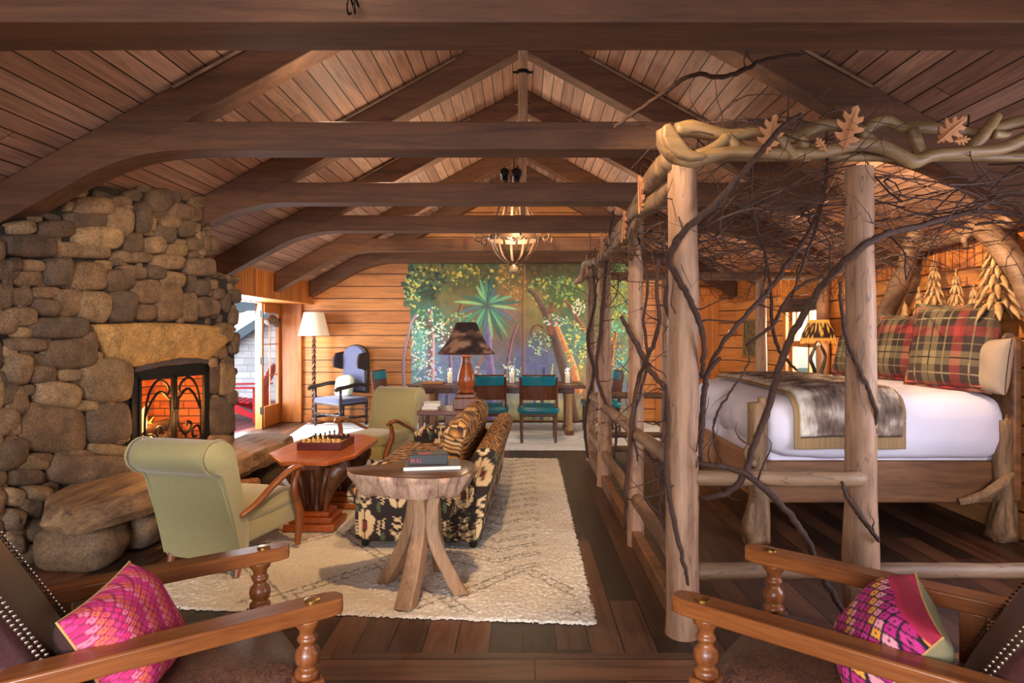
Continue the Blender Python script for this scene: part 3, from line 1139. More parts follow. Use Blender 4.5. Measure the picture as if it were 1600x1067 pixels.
# hearth bench: raised slab on a stone base with a log niche
HP = [(-3.16, 4.24), (-3.02, 4.04), (-2.74, 3.95), (-2.60, 4.35), (-2.50, 4.9), (-2.40, 5.3), (-2.42, 5.9), (-2.36, 6.35), (-2.46, 6.85), (-2.75, 7.05), (-2.98, 6.9), (-2.99, 6.4), (-3.06, 5.9), (-3.2, 5.2), (-3.32, 4.62)]
inner = set(range(10, 15))


def slab(poly, z0, z1, seed, amp=.06, frozen=()):
    ol = []
    n = len(poly)
    for i in range(n):
        a, b = poly[i], poly[(i + 1) % n]
        for q in range(6):
            tt = q / 6
            ol.append((a[0] + (b[0] - a[0]) * tt, a[1] + (b[1] - a[1]) * tt))
    m = len(ol)
    cx, cy = sum(p[0] for p in ol) / m, sum(p[1] for p in ol) / m
    rows = []
    for lv, (zz, ins) in enumerate(((z0 + .02, .07), (z0, .05), (z0 + (z1 - z0) * .35, .0), (z0 + (z1 - z0) * .7, .0), (z1 - .012, .012), (z1, .04))):
        row = []
        for (x, y) in ol:
            d = Vector((x - cx, y - cy))
            L = d.length
            k = 1 - ins / L + amp * nz(x * 4 + seed, y * 4, zz * 8) / L + amp * .8 * nz(x * 12, y * 12 + seed, zz * 26) / L
            row.append((cx + d.x * k, cy + d.y * k, zz + (.012 * nz(x * 5, y * 5, seed) if zz < z1 - .001 else .006 * nz(x * 3, y * 3, seed))))
        rows.append(row)
    b = MB()
    vs = [p for r_ in rows for p in r_]
    fs = []
    for i in range(len(rows) - 1):
        for k in range(m):
            fs.append((i * m + k, i * m + (k + 1) % m, (i + 1) * m + (k + 1) % m, (i + 1) * m + k))
    fs.append(tuple(range(m - 1, -1, -1)))
    fs.append(tuple((len(rows) - 1) * m + k for k in range(m)))
    b.add(vs, fs)
    return b


slab(HP, .29, .46, 3.3).build('hearth_slab', M_hearth, ch, world=True, angle=32)
sb = MB()


def boulder(x, y, z, sx, sy, sz, tone, seed):
    b = MB()
    b.rbox((0, 0, 0), (sx, sy, sz), min(sx, sy, sz) * .42, .12)
    for v in b.v:
        q = 1 + .1 * nz(v.x * 4 + seed, v.y * 4, v.z * 4)
        sb.add([], [])
    vs = [Vector((x, y, z)) + v * (1 + .12 * nz(v.x * 4 + seed, v.y * 4, v.z * 4)) for v in b.v]
    sb.add(vs, b.f, None, tone)


for (x, y, z, sx, sy, sz) in ((-2.95, 4.28, .14, .5, .42, .32), (-2.86, 4.68, .14, .5, .4, .31), (-2.78, 5.08, .14, .5, .4, .31), (-2.72, 6.45, .14, .5, .42, .32), (-2.78, 6.75, .15, .4, .35, .3), (-2.95, 5.7, .14, .2, .9, .3)):
    boulder(x, y, z, sx, sy, sz, tuple(c * .85 for c in TONES[rs.randrange(len(TONES))]), x * 7 + y)
sb.build('hearth_base_cobblestone', M_stone, ch, world=True, angle=180)
M_split = wood('split_log', S(206, 146, 88), S(140, 84, 44), 'x', 6, 8, .7, .2)
LOGL = ['bottom left', 'bottom middle', 'bottom right', 'middle left', 'middle right', 'topmost', 'upper right']
for k, (y, z, r) in enumerate(((5.42, .065, .06), (5.58, .06, .056), (5.76, .065, .062), (5.49, .165, .055), (5.68, .165, .056), (5.57, .245, .034), (5.86, .17, .05))):
    lg = thing('firewood_log', 'split firewood log, %s of the small stack under the hearth slab' % LOGL[k], 'firewood', (-2.62, y, z - r), 0, 'firewood under the hearth slab')
    n = 7
    poly = [(cos(2 * pi * q / n + k) * r * (1 + .12 * sin(q * 3 + k)), r + sin(2 * pi * q / n + k) * r * (1 - .1 * cos(q * 2 + k))) for q in range(n)]
    MB().prism(poly, -.2, .2 + .02 * (k % 3), 'x').build('split_wood', M_split, lg, bevel=.006, angle=30)
# ================================================================== rugs
def rect_rug(name, label, corners, nu, nv, z, paint, mat, amp, thick, cat='rug'):
    a, b, c, d = [Vector(p) for p in corners]   # near-left, near-right, far-right, far-left
    o = thing(name, label, cat, tuple((a + b + c + d) / 4))
    rr = random.Random(3)
    vs, cols, fs = [], [], []
    for i in range(nu + 1):
        for j in range(nv + 1):
            u, v = i / nu, j / nv
            p = (a.lerp(b, u)).lerp(d.lerp(c, u), v)
            edge = i in (0, nu) or j in (0, nv)
            if edge:
                p = p + Vector((rr.uniform(-.012, .012), rr.uniform(-.012, .012), 0))
            else:
                p = p + Vector((rr.uniform(-.004, .004), rr.uniform(-.004, .004), 0))
            p.z = z + (0.002 if edge else thick + rr.uniform(-amp, amp) + .003 * nz(p.x * 3, p.y * 3))
            vs.append(p)
            cols.append(paint(p.x, p.y, u, v))
    for i in range(nu):
        for j in range(nv):
            q = i * (nv + 1) + j
            fs.append((q, q + nv + 1, q + nv + 2, q + 1))
    mb = MB()
    mb.v, mb.f, mb.c = vs, fs, cols
    m = mb.build('pile', mat, o, world=True, angle=180)
    return o


def moroccan(x, y, u, v):
    base = S(240, 228, 208)
    k = .90 + .08 * nz(x * 5, y * 5) + .14 * (RUGR.random() - .5)
    cx = (u - .5) * 2.7
    cy = v * 4.4
    line = False
    if u > .58 and v > .17:
        # netted chevrons on the right side
        a = (cx - .22) * 1.15
        z_ = abs(((a / .62) % 1) - .5) * .62
        p1 = ((cy + z_ * .55) / .21) % 1
        p2 = ((cy + z_ * .55 + .05) / .21) % 1
        line = (p1 < .085 or (p2 < .07)) and u < .90
        z2 = abs((((a + .31) / .62) % 1) - .5) * .62
        line = line or ((((cy - z2 * .9) / .42) % 1) < .03 and u < .86)
    else:
        px_, py_ = .95, 1.15
        a = abs(((cx / px_ + .5) % 1) - .5) * 2
        b = abs(((cy / py_ + .3) % 1) - .5) * 2
        s = a + b
        line = abs(s - 1.0) < .022 or abs(s - .82) < .018 or (abs(s - .91) < .09 and abs(((a - b) * 5.5) % 1 - .5) < .06)
    if u < .03 or u > .97 or v < .02 or v > .985:
        line = False
    if line and nz(x * 31, y * 31) > -.3:
        return tuple(c * .34 for c in base)
    return tuple(c * k for c in base)


RUGR = random.Random(8)
RUGC = [(-2.30, 3.61, 0), (.39, 3.385, 0), (.43, 7.83, 0), (-2.2, 7.95, 0)]
rect_rug('shag_rug', 'large cream wool rug with thin dark zigzag lines under the sofa', RUGC, 280, 440, .002, moroccan, M_rug, .0065, .012)


def palerug(x, y, u, v):
    b = .92 + .05 * nz(x * 4, y * 9)
    l = 1 - .25 * (abs(((v * 16) % 1) - .5) < .07 and nz(x * 9, y * 20) > -.2) - .1 * (nz(x * 2.2, y * 6) > .25)
    return tuple(c * b * l for c in S(242, 240, 238))


rect_rug('pale_rug', 'pale grey white rug under the dining table at the far end', [(-3.35, 8.42, 0), (2.25, 8.42, 0), (2.25, 11.0, 0), (-3.7, 11.0, 0)], 200, 110, .002, palerug, M_rug, .003, .008)

# ================================================================== ikat pattern
I_D, I_C, I_G, I_R = S(40, 26, 21), S(220, 188, 138), S(78, 92, 62), S(130, 40, 30)


def ikat(a, b):
    """a across, b up, both in metres"""
    col = int(floor(a / .235))
    x = (a / .235 - col) - .5
    y = b / .43 + (.5 if col % 2 else 0)
    y = y - floor(y) - .5
    jx = .035 * sin(b * 260) + .03 * nz(a * 40, b * 90)
    ax = abs(x) + jx
    # flame flower on a stem
    yy = y + .20
    r = hypot(x * 1.0, yy * 1.25)
    th = atan2(yy, x)
    R = .25 + .10 * abs(sin(th * 4.5)) ** .6 * (1 if yy > -.05 else .3) + .03 * nz(a * 30, b * 60)
    if r < R and yy > -.22:
        if hypot(x, yy * .8) < .055:
            return I_R
        if hypot(x, yy * .8) < .09:
            return I_D
        if abs(x) < .018:
            return I_D
        return I_C
    # chain of chevrons
    for yc, h, wd in ((.12, .10, .2), (.26, .08, .14), (.38, .07, .1)):
        d = abs(y - yc - ax * .45)
        if d < .035 and ax < wd:
            return I_C
    rr = hypot(ax - .46, y - .1)
    if rr < .13:
        return I_G if rr < .09 else I_D
    if abs(ax - .44) < .035 and -.36 < y < -.12:
        return I_C
    if abs(ax - .42) < .03 and .24 < y < .42:
        return I_C
    return I_D


def stripes(a, b):
    """the cushion and seat backs read as wavy cat stripes"""
    k = (b * 40 + 1.1 * sin(a * 17) + .8 * nz(a * 14, b * 20)) % 1
    e = ((a * 7 + nz(a * 3, b * 5)) % 1)
    if k < .42:
        return S(200, 140, 66) if e > .25 else S(220, 180, 120)
    if k < .5:
        return S(120, 70, 36)
    return I_D


def resample(pts, step):
    out = [pts[0].copy()]
    acc = 0
    for a, b in zip(pts, pts[1:]):
        d = (b - a).length
        while d > 1e-9 and acc + d >= step:
            t_ = (step - acc) / d
            a = a.lerp(b, t_)
            out.append(a.copy())
            d = (b - a).length
            acc = 0
        acc += d
    out.append(pts[-1].copy())
    return out


# ------------------------------------------------------------------ sofa
so = thing('sofa', 'patterned dark brown and cream sofa with its back to the bed', 'sofa', (-.30, 4.5, 0), radians(-2.2))
# local: x<0 toward the fire, y along the sofa
L = 2.0
mb = MB().rbox((-.45, L / 2, .20), (.90, L - .01, .25), .03, .009)
mb.build('base', M_fabric, so, paint=lambda p: ikat(p.y if abs(p.x + .9) < .03 else p.x, p.z - .06), angle=60)
for nm, y0 in (('arm', .085), ('arm', L - .085)):
    mb = MB()
    mb.rbox((-.43, y0, .32), (.86, .17, .50), .03, .0085)
    mb.rbox((-.43, y0, .55), (.80, .20, .12), .06, .0085)
    mb.build(nm, M_fabric, so, paint=lambda p: ikat(p.x, p.z - .06), angle=60)
mb = MB()
prof = [(-.27, .10), (-.02, .10), (.045, .40), (.115, .62), (.12, .69), (.08, .735), (.02, .74), (-.045, .70), (-.09, .60), (-.20, .32)]
prof = [(p.x, p.y) for p in [Vector((a, b, 0)) for a, b in prof]]
cl = resample(cr([Vector((a, b, 0)) for a, b in prof + prof[:1]], 8), .013)[:-1]
n = 120
vs, fs = [], []
m = len(cl)
levels = [(0, .02), (0, .2), (0, .4), (0, .6), (0, .8), (0, .93)] + [(L * i / n, 1 - .03 * max(0, 1 - min(i, n - i) / 1.5)) for i in range(n + 1)] + [(L, .93), (L, .8), (L, .6), (L, .4), (L, .2), (L, .02)]
spine = [(-.145 + .17 * k_, .12 + .58 * k_) for k_ in [max(0, min(1, (q.y - .12) / .58)) for q in cl]]
for y, s_ in levels:
    for q, c_ in zip(cl, spine):
        vs.append((c_[0] + (q.x - c_[0]) * s_, y, c_[1] + (q.y - c_[1]) * s_))
for i in range(len(levels) - 1):
    for k in range(m):
        fs.append((i * m + k, i * m + (k + 1) % m, (i + 1) * m + (k + 1) % m, (i + 1) * m + k))
mb.add(vs, fs)
mb.build('backrest', M_fabric, so, paint=lambda p: ikat(p.x * 1.0 + .1, p.z) if p.y < .004 else (stripes(p.y, p.z + p.x) if p.z > .54 else ikat(p.y, p.z)), angle=60)
mb = MB().rbox((-.56, L / 2, .385), (.80, L - .36, .16), .07, .03, puff=.012)
mb.rbox((-.90, L / 2, .385), (.16, L - .04, .155), .07, .025)
mb.build('seat_cushion', M_fabric, so, paint=lambda p: stripes(p.x, p.y * .6) if p.z > .43 else ikat(p.x + .93, p.z - .22), angle=180)
for y0, lab in ((.55, None), (1.45, None)):
    mb = MB().rbox((0, 0, 0), (.17, .80, .46), .08, .022, T(-.235, y0, .66) @ Matrix.Rotation(.24, 4, 'Y'), puff=.03)
    mb.build('back_cushion', M_fabric, so, paint=lambda p: stripes(p.y, p.z), angle=180)
for (x, y) in ((-.84, .08), (-.06, .08), (-.84, L - .08), (-.06, L - .08)):
    MB().lathe([(.022, 0), (.03, .02), (.034, .075)], 10, T(x, y, .02)).build('foot', M_black, so)


# ------------------------------------------------------------------ green scroll-back armchairs
def velvet_chair(label, loc, rz):
    c = thing('armchair', label, 'armchair', loc, rz, 'green velvet armchairs')
    W = .58
    # side profile of the back (y forward, z up): outer line up to a backward scroll
    outer = [(-.20, .085), (-.26, .32), (-.335, .52), (-.40, .68)]
    scroll = [(-.47, .715), (-.525, .77), (-.535, .84), (-.485, .90), (-.40, .915), (-.325, .885), (-.275, .82)]
    inner = [(-.235, .70), (-.19, .55), (-.155, .42), (-.12, .34), (-.12, .085)]
    cl = cr([Vector((0, a, b)) for a, b in outer + scroll + inner], 4)
    n = 14
    vs, fs = [], []
    m = len(cl)
    for i in range(n + 1):
        x = -W / 2 + W * i / n
        e = min(i, n - i)
        s_ = 1 - (.16 if e == 0 else .055 if e == 1 else .015 if e == 2 else 0)
        for q in cl:
            cy, cz_ = -.30, max(.3, min(.82, q.z))
            vs.append((x, cy + (q.y - cy) * s_, cz_ + (q.z - cz_) * s_))
    for i in range(n):
        for k in range(m):
            fs.append((i * m + k, i * m + (k + 1) % m, (i + 1) * m + (k + 1) % m, (i + 1) * m + k))
    fs += [tuple(range(m)), tuple(n * m + k for k in range(m))]
    mb = MB().add(vs, fs)
    mb.build('backrest', M_green, c, angle=70)
    for sx in (-1, 1):
        MB().tube([(sx * (W / 2 - .025), q.y * 1.0, q.z) for q in cl[:-5]], .0065, 6).build('piping', M_green, c)
    MB().rbox((0, .13, .265), (W - .02, .62, .15), .03, .08).build('seat_base', M_green, c)
    MB().rbox((0, .13, .375), (W - .03, .60, .12), .05, .06, puff=.02).build('seat_cushion', M_green, c, angle=180)
    for sx in (-1, 1):
        x = sx * (W / 2 + .035)
        arm = cr([(x - sx * .03, -.235, .40), (x, -.12, .455), (x, .05, .53), (x + sx * .01, .22, .595), (x + sx * .01, .33, .60), (x, .385, .575)], 6)
        MB().tube(arm, [.02, .024, .026, .028, .03, .024], 10, flat=.75).build('arm', M_oak, c)
        post = cr([(x, .335, .585), (x, .30, .50), (x, .30, .42), (x - sx * .01, .345, .33), (x - sx * .015, .385, .25), (x - sx * .02, .385, .16), (x - sx * .02, .37, .02)], 5)
        MB().tube(post, [.022, .024, .028, .03, .032, .028, .02], 10).build('leg', M_oakz, c)
        bl = cr([(sx * (W / 2 - .04), -.17, .22), (sx * (W / 2 - .04), -.185, .12), (sx * (W / 2 - .04), -.215, .0)], 4)
        MB().tube(bl, [.03, .026, .02], 8).build('leg', M_oakz, c)
    c.scale = (1, 1, .97)
    return c


velvet_chair('sage green velvet scroll-back armchair seen from behind, in front of the fire', (-1.99, 4.28, .02), radians(-13.4))
velvet_chair('sage green velvet armchair facing the camera beyond the chess table', (-1.60, 7.22, .02), radians(180 - 20))

# ------------------------------------------------------------------ octagonal chess table
ct = thing('game_table', 'polished orange wood table with clipped corners holding the chess set', 'table', (-1.64, 5.32, .02), radians(-1))
hx, hy, ck = .345, .64, .27
octo = [(-hx + ck * .85, -hy), (hx - ck * .45, -hy), (hx, -hy + ck), (hx, hy - ck), (hx - ck * .7, hy), (-hx + ck * .7, hy), (-hx, hy - ck), (-hx, -hy + ck * 1.2)]
MB().prism(octo, .555, .587, 'z').build('table_top', M_cherry, ct, bevel=.006)
MB().box(-.12, .12, -.5, .5, .49, .555).build('top_rail', M_carved, ct, bevel=.01)
for y in (-.24, .40):
    mb = MB()
    mb.box(-.2, .2, y - .17, y + .17, 0, .055)
    mb.box(-.17, .17, y - .14, y + .14, .055, .10)
    mb.box(-.14, .14, y - .11, y + .11, .10, .135)
    mb.build('pedestal_base', M_cherry, ct, bevel=.008)
    mb = MB()
    for sx in (-1, 1):
        mb.tube(cr([(sx * .05, y, .12), (sx * .07, y, .2), (sx * .10, y, .3), (sx * .15, y, .40), (sx * .20, y, .47), (sx * .22, y, .53)], 5), [.05, .045, .06, .09, .085, .05], 12, rough=.15, seed=y)
        mb.tube(cr([(sx * .22, y - .02, .54), (sx * .25, y - .02, .47), (sx * .23, y - .02, .41), (sx * .18, y - .02, .42)], 5), [.035, .03, .026, .02], 8)
    mb.tube(cr([(0, y, .12), (0, y, .25), (0, y, .38), (0, y, .53)], 4), [.075, .05, .07, .14], 12, rough=.2, seed=2 + y)
    for sx in (-.06, 0, .06):
        mb.tube([(sx, y - .055, .14), (sx * 1.3, y - .07, .3), (sx * 2.0, y - .085, .48)], [.02, .022, .03], 8)
    mb.build('carved_pedestal', M_carved, ct, angle=180)
bx = thing('chess_box', 'dark red wooden chess box with a sunken board on the game table', 'chess board', (-1.63, 5.31, .608), radians(-2))
mb = MB()
h = .18
mb.box(-h, h, -h, -h + .014, 0, .062).box(-h, h, h - .014, h, 0, .062).box(-h, -h + .014, -h + .014, h - .014, 0, .062).box(h - .014, h, -h + .014, h - .014, 0, .062)
mb.build('box_wall', wood('rosewood', S(104, 44, 40), S(54, 22, 24), 'x', 6, 8, .3), bx, bevel=.003)
t = NT('chequer')
ckn = t.n('ShaderNodeTexChecker')
ckn.inputs['Scale'].default_value = 1 / .0415
ckn.inputs['Color1'].default_value = (*S(214, 170, 104), 1)
ckn.inputs['Color2'].default_value = (*S(70, 34, 24), 1)
tc = t.n('ShaderNodeTexCoord')
t.l(tc.outputs['Object'], ckn.inputs[0])
t.l(ckn.outputs[0], t.b.inputs['Base Color'])
t.set(Roughness=.4)
MB().box(-h + .014, h - .014, -h + .014, h - .014, .0, .04).build('board', t.m, bx, smooth=False)
M_boxw = plain('boxwood', S(226, 180, 104), .35, 0, .08)
M_dark = plain('dark_chessman', S(44, 24, 20), .35, 0, .1)
PROF = {'pawn': [(.011, 0), (.012, .004), (.009, .007), (.005, .012), (.004, .02), (.007, .023), (.004, .025), (.0065, .029), (.007, .033), (.004, .038), (.0005, .039)],
        'rook': [(.013, 0), (.013, .005), (.009, .009), (.007, .025), (.007, .032), (.010, .036), (.010, .045), (.0005, .045)],
        'bishop': [(.012, 0), (.013, .005), (.008, .009), (.005, .018), (.0045, .032), (.008, .036), (.0045, .038), (.0075, .044), (.007, .05), (.003, .056), (.0025, .06), (.0005, .061)],
        'queen': [(.013, 0), (.014, .005), (.009, .01), (.006, .02), (.005, .042), (.009, .046), (.006, .049), (.010, .062), (.007, .064), (.003, .069), (.0005, .07)],
        'king': [(.013, 0), (.014, .005), (.009, .01), (.006, .02), (.005, .046), (.009, .05), (.006, .053), (.010, .066), (.006, .07), (.0025, .074), (.0025, .084), (.0005, .085)],
        'knight': [(.012, 0), (.013, .005), (.009, .009), (.0065, .016), (.009, .026), (.010, .036), (.006, .045), (.0005, .048)]}
MEN = {}
CB = PM[bx.name]
BACK = ['rook', 'knight', 'bishop', 'queen', 'king', 'bishop', 'knight', 'rook']
for side, mat_, word, r0, r1 in ((0, M_boxw, 'pale boxwood', 0, 1), (1, M_dark, 'dark', 7, 6)):
    for f in range(8):
        for kind, row in ((BACK[f], r0), ('pawn', r1)):
            key = (kind, side)
            p = CB @ Vector(((f - 3.5) * .0405, (row - 3.5) * .0405, .0402))
            lab = '%s chess %s standing on the board in the chess box' % (word, kind)
            if key not in MEN:
                mb = MB().lathe(PROF[kind], 10)
                if kind == 'knight':
                    mb = MB().lathe(PROF[kind][:4], 10).tube(cr([(0, .002, .014), (0, .005, .028), (0, -.002, .042), (0, -.012, .036)], 4), [.008, .009, .008, .005], 8)
                o = mb.build('chess_' + kind, mat_, None, angle=180)
                MEN[key] = o
            else:
                o = MEN[key].copy()
                COL.objects.link(o)
            o.location = p
            tag(o, lab, 'chess piece', word + ' chess pieces, ' + kind)

# ------------------------------------------------------------------ slab-topped side table with splayed legs
st = thing('side_table', 'live edge slab side table on four splayed timber legs, behind the sofa arm', 'side table', (-.62, 3.80, .02))
SP = [(-.44, .02), (-.36, -.13), (-.20, -.20), (-.07, -.235), (.08, -.26), (.22, -.235), (.30, -.15), (.335, .05), (.28, .24), (.12, .30), (-.06, .26), (-.22, .14)]
ring = cr([Vector((x, y, 0)) for x, y in SP + SP[:1]], 9)[:-1]
m = len(ring)
rows = []
for (zz, k, lv) in ((.60, .66, 0), (.592, .78, 0), (.62, .88, 1), (.655, .92, 1), (.695, .99, 1), (.714, 1.0, 1), (.722, .995, 0)):
    rows.append([(q.x * (k + lv * (.09 * nz(q.x * 9, q.y * 9, zz * 6) + .05 * nz(q.x * 26, q.y * 26, zz * 4))), q.y * (k + lv * (.09 * nz(q.x * 9, q.y * 9, zz * 6) + .05 * nz(q.x * 26, q.y * 26, zz * 4))), zz + (.03 * nz(q.x * 6, q.y * 6, 1) if zz < .65 else 0)) for q in ring])
mb = MB().add([p for r_ in rows for p in r_], [(i * m + k, i * m + (k + 1) % m, (i + 1) * m + (k + 1) % m, (i + 1) * m + k) for i in range(len(rows) - 1) for k in range(m)] + [tuple(range(m - 1, -1, -1))])
mb.build('live_edge', M_bark, st, angle=60)
mb = MB().add([p for p in rows[-1]] + [(p[0] * .97, p[1] * .97, .727) for p in rows[-1]], [(k, (k + 1) % m, m + (k + 1) % m, m + k) for k in range(m)] + [tuple(m + k for k in range(m))])
mb.build('table_top', M_slabtop, st, angle=60)
for (tx, ty, bx_, by_, wd) in ((.02, -.10, -.035, -.245, .062), (.11, -.07, .25, -.03, .058), (-.03, -.02, -.225, .14, .048), (.09, .03, .09, .34, .05)):
    top, bot = Vector((tx, ty, .60)), Vector((bx_, by_, 0))
    out = Vector((bx_ - tx, by_ - ty, 0)).normalized()
    sd = Vector((-out.y, out.x, 0))
    mb = MB()
    vs, fs = [], []
    N = 9
    for i in range(N + 1):
        tt = i / N
        p = top.lerp(bot, tt) - out * (.075 * sin(pi * tt ** .8)) + out * .01 * nz(i * .7, bx_ * 9)
        wa = wd * (.8 + .35 * tt + .08 * nz(i * .8, by_ * 7))
        th = .034 + .012 * tt
        for (a, b) in ((-1, -1), (1, -1), (1, 1), (-1, 1)):
            q = p + sd * (wa * a * .75) + out * (th * b)
            vs.append((q.x, q.y, max(0, q.z)))
    for i in range(N):
        for k in range(4):
            fs.append((i * 4 + k, i * 4 + (k + 1) % 4, i * 4 + 4 + (k + 1) % 4, i * 4 + 4 + k))
    fs += [(3, 2, 1, 0), tuple(N * 4 + k for k in range(4))]
    mb.add(vs, fs).build('leg', M_leg, st, bevel=.008, angle=35)

mg = thing('magazine', 'thick white edged magazine lying on the slab side table', 'magazine', (-.545, 3.84, .748), radians(9))
MB().box(-.165, .165, -.11, .11, .002, .022).build('pages', M_paper, mg)
MB().box(-.168, .168, -.113, .113, 0, .002).box(-.168, .168, -.113, .113, .022, .0245).box(-.1685, -.166, -.113, .113, 0, .0245).build('cover', plain('slate_cover', S(70, 62, 62), .35, 0, .15), mg)
bk = thing('book', 'small thick black book with red lettering lying on the magazine', 'book', (-.565, 3.85, .773), radians(5))
MB().box(-.108, .112, -.066, .07, .004, .052).build('pages', M_paper, bk)
mb = MB().box(-.112, .114, -.072, .072, 0, .005).box(-.112, .114, -.072, .072, .051, .056).box(-.112, .114, -.074, -.068, 0, .056)
mb.build('cover', M_black, bk, bevel=.002)
# red block lettering of the spine
mb = MB()
for k, seg in enumerate((('l', 'r', 'm'), ('l',), ('l', 'b'), ('l', 'b'))):
    x = -.10 + k * .017
    if 'l' in seg:
        mb.box(x, x + .003, -.0752, -.0738, .014, .034)
    if 'r' in seg:
        mb.box(x + .008, x + .011, -.0752, -.0738, .014, .034)
    for c_, zz in (('t', .032), ('m', .023), ('b', .014)):
        if c_ in seg:
            mb.box(x, x + .011, -.0752, -.0738, zz, zz + .003)
mb.box(-.06, .02, -.03, .0, .0559, .0566)
mb.build('lettering', plain('red_ink', S(196, 40, 44), .5), bk, smooth=False)

# ------------------------------------------------------------------ leather armchairs in the foreground
M_nail = plain('nailhead', S(176, 160, 140), .3, 1.0, .1)


def worn(name):
    t = NT(name)
    c = t.coord()
    a = t.noise(c, 6, 6, .65)
    b = t.noise(t.coord((1, 1, 1), (0, 0, .6)), 22, 8, .75, 2.5)
    ln = t.ramp(t.math('ABSOLUTE', t.math('SUBTRACT', b, .5)), [(0, (1, 1, 1)), (.02, (0, 0, 0))])
    col = t.ramp(a, [(.3, S(48, 28, 24)), (.55, S(76, 46, 34)), (.75, S(104, 66, 46))])
    col = t.mix(t.math('MULTIPLY', ln, .55), col, S(166, 112, 74))
    t.base(col)
    t.set(Roughness=.42)
    t.bump(b, .2, .006)
    return t.m


M_worn = worn('worn_leather')


def nails(mb, pts, r=.006):
    for p in pts:
        mb.ball(p, r, 6, 4)


def morris(label, loc, rz, py=-.45, tilt=29):
    c = thing('leather_armchair', label, 'armchair', loc, rz, 'leather reclining armchairs')
    for sx in (-1, 1):
        x = sx * .335
        poly = [(x - .05, -.66), (x + .05, -.66), (x + .05, .33), (x + .035, .372), (x, .385), (x - .035, .372), (x - .05, .33)]
        a = MB().prism(poly, .565, .622, 'z').build('arm', M_oak, c, bevel=.007)
        MB().lathe([(.027, .622), (.027, .626), (.02, .6275), (.0005, .6275)], 16, T(x, .275, 0)).build('brass_disc', M_brass, a)
        MB().lathe([(.03, .36), (.042, .365), (.044, .385), (.034, .395), (.028, .40), (.04, .415), (.044, .435), (.04, .455), (.028, .468), (.024, .48), (.034, .49), (.036, .50), (.026, .51), (.03, .53), (.042, .545), (.046, .566)], 20, T(x, .26, 0)).box(x - .045, x + .045, .215, .305, 0, .36).build('leg', M_oakz, c, bevel=.005, angle=50)
        MB().box(x - .04, x + .04, -.48, -.40, 0, .566).build('leg', M_oakz, c, bevel=.005)
        MB().box(x - .02, x + .02, -.44, .24, .20, .33).build('side_rail', M_oak, c, bevel=.005)
    MB().box(-.33, .33, .235, .285, .20, .345).build('front_rail', M_oak, c, bevel=.005)
    MB().rbox((0, -.13, .325), (.585, .76, .13), .05, .05, puff=.045).build('seat', M_worn, c, angle=180)
    mb = MB()
    nails(mb, [(-.28 + .0233 * k, .262, .346) for k in range(25)], .006)
    for sx in (-1, 1):
        nails(mb, [(sx * .30, -.36 + .0245 * k, .336) for k in range(25)], .006)
    mb.build('nailhead_trim', M_nail, c)
    # reclined back: frame, padded leather panel, welt and nailheads
    B = T(0, py, .345) @ Matrix.Rotation(radians(tilt), 4, 'X')
    MB().rbox((0, .035, .40), (.545, .12, .80), .06, .05, B, puff=.035).build('back_pad', M_leather, c, angle=180)
    MB().rbox((0, -.045, .39), (.59, .05, .82), .02, .1, B).build('back_panel', M_leather, c)
    mb = MB()
    for sx in (-1, 1):
        mb.box(sx * .30 - .018, sx * .30 + .018, -.075, -.045, -.12, .83, B)
    mb.build('back_frame', M_oakz, c, bevel=.004)
    for sx in (-1, 1):
        mb = MB()
        for row, (dx, dy) in enumerate(((.262, .118), (.272, .104))):
            nails(mb, [B @ Vector((sx * dx, dy, .05 + .0165 * k)) for k in range(44)], .0065)
        mb.build('nailhead_trim', M_nail, c)
        mb = MB()
        nails(mb, [B @ Vector((sx * .297, -.04, .0 + .022 * k)) for k in range(36)], .006)
        mb.build('nailhead_trim', M_nail, c)
    return c


lc = morris('brown leather armchair with oak arms in the lower left corner', (-1.15, 2.335, 0), radians(-54.5))
rc_ = morris('brown leather armchair with oak arms in the lower right corner', (1.05, 2.305, 0), radians(49.5), -.50, 30)


def emb(a, b, pal, k0, s=26):
    """embroidered lozenges; a,b in metres"""
    u, v = (a + b * .55) * s, (b - a * .45) * s
    iu, iv = floor(u), floor(v)
    fu, fv = u - iu - .5, v - iv - .5
    if max(abs(fu), abs(fv)) > .40:
        return pal[0]
    if abs(fu) + abs(fv) < .14:
        return pal[0]
    h = int((iu * 7 + iv * 13 + k0) % 5)
    return pal[1 + h % (len(pal) - 1)]


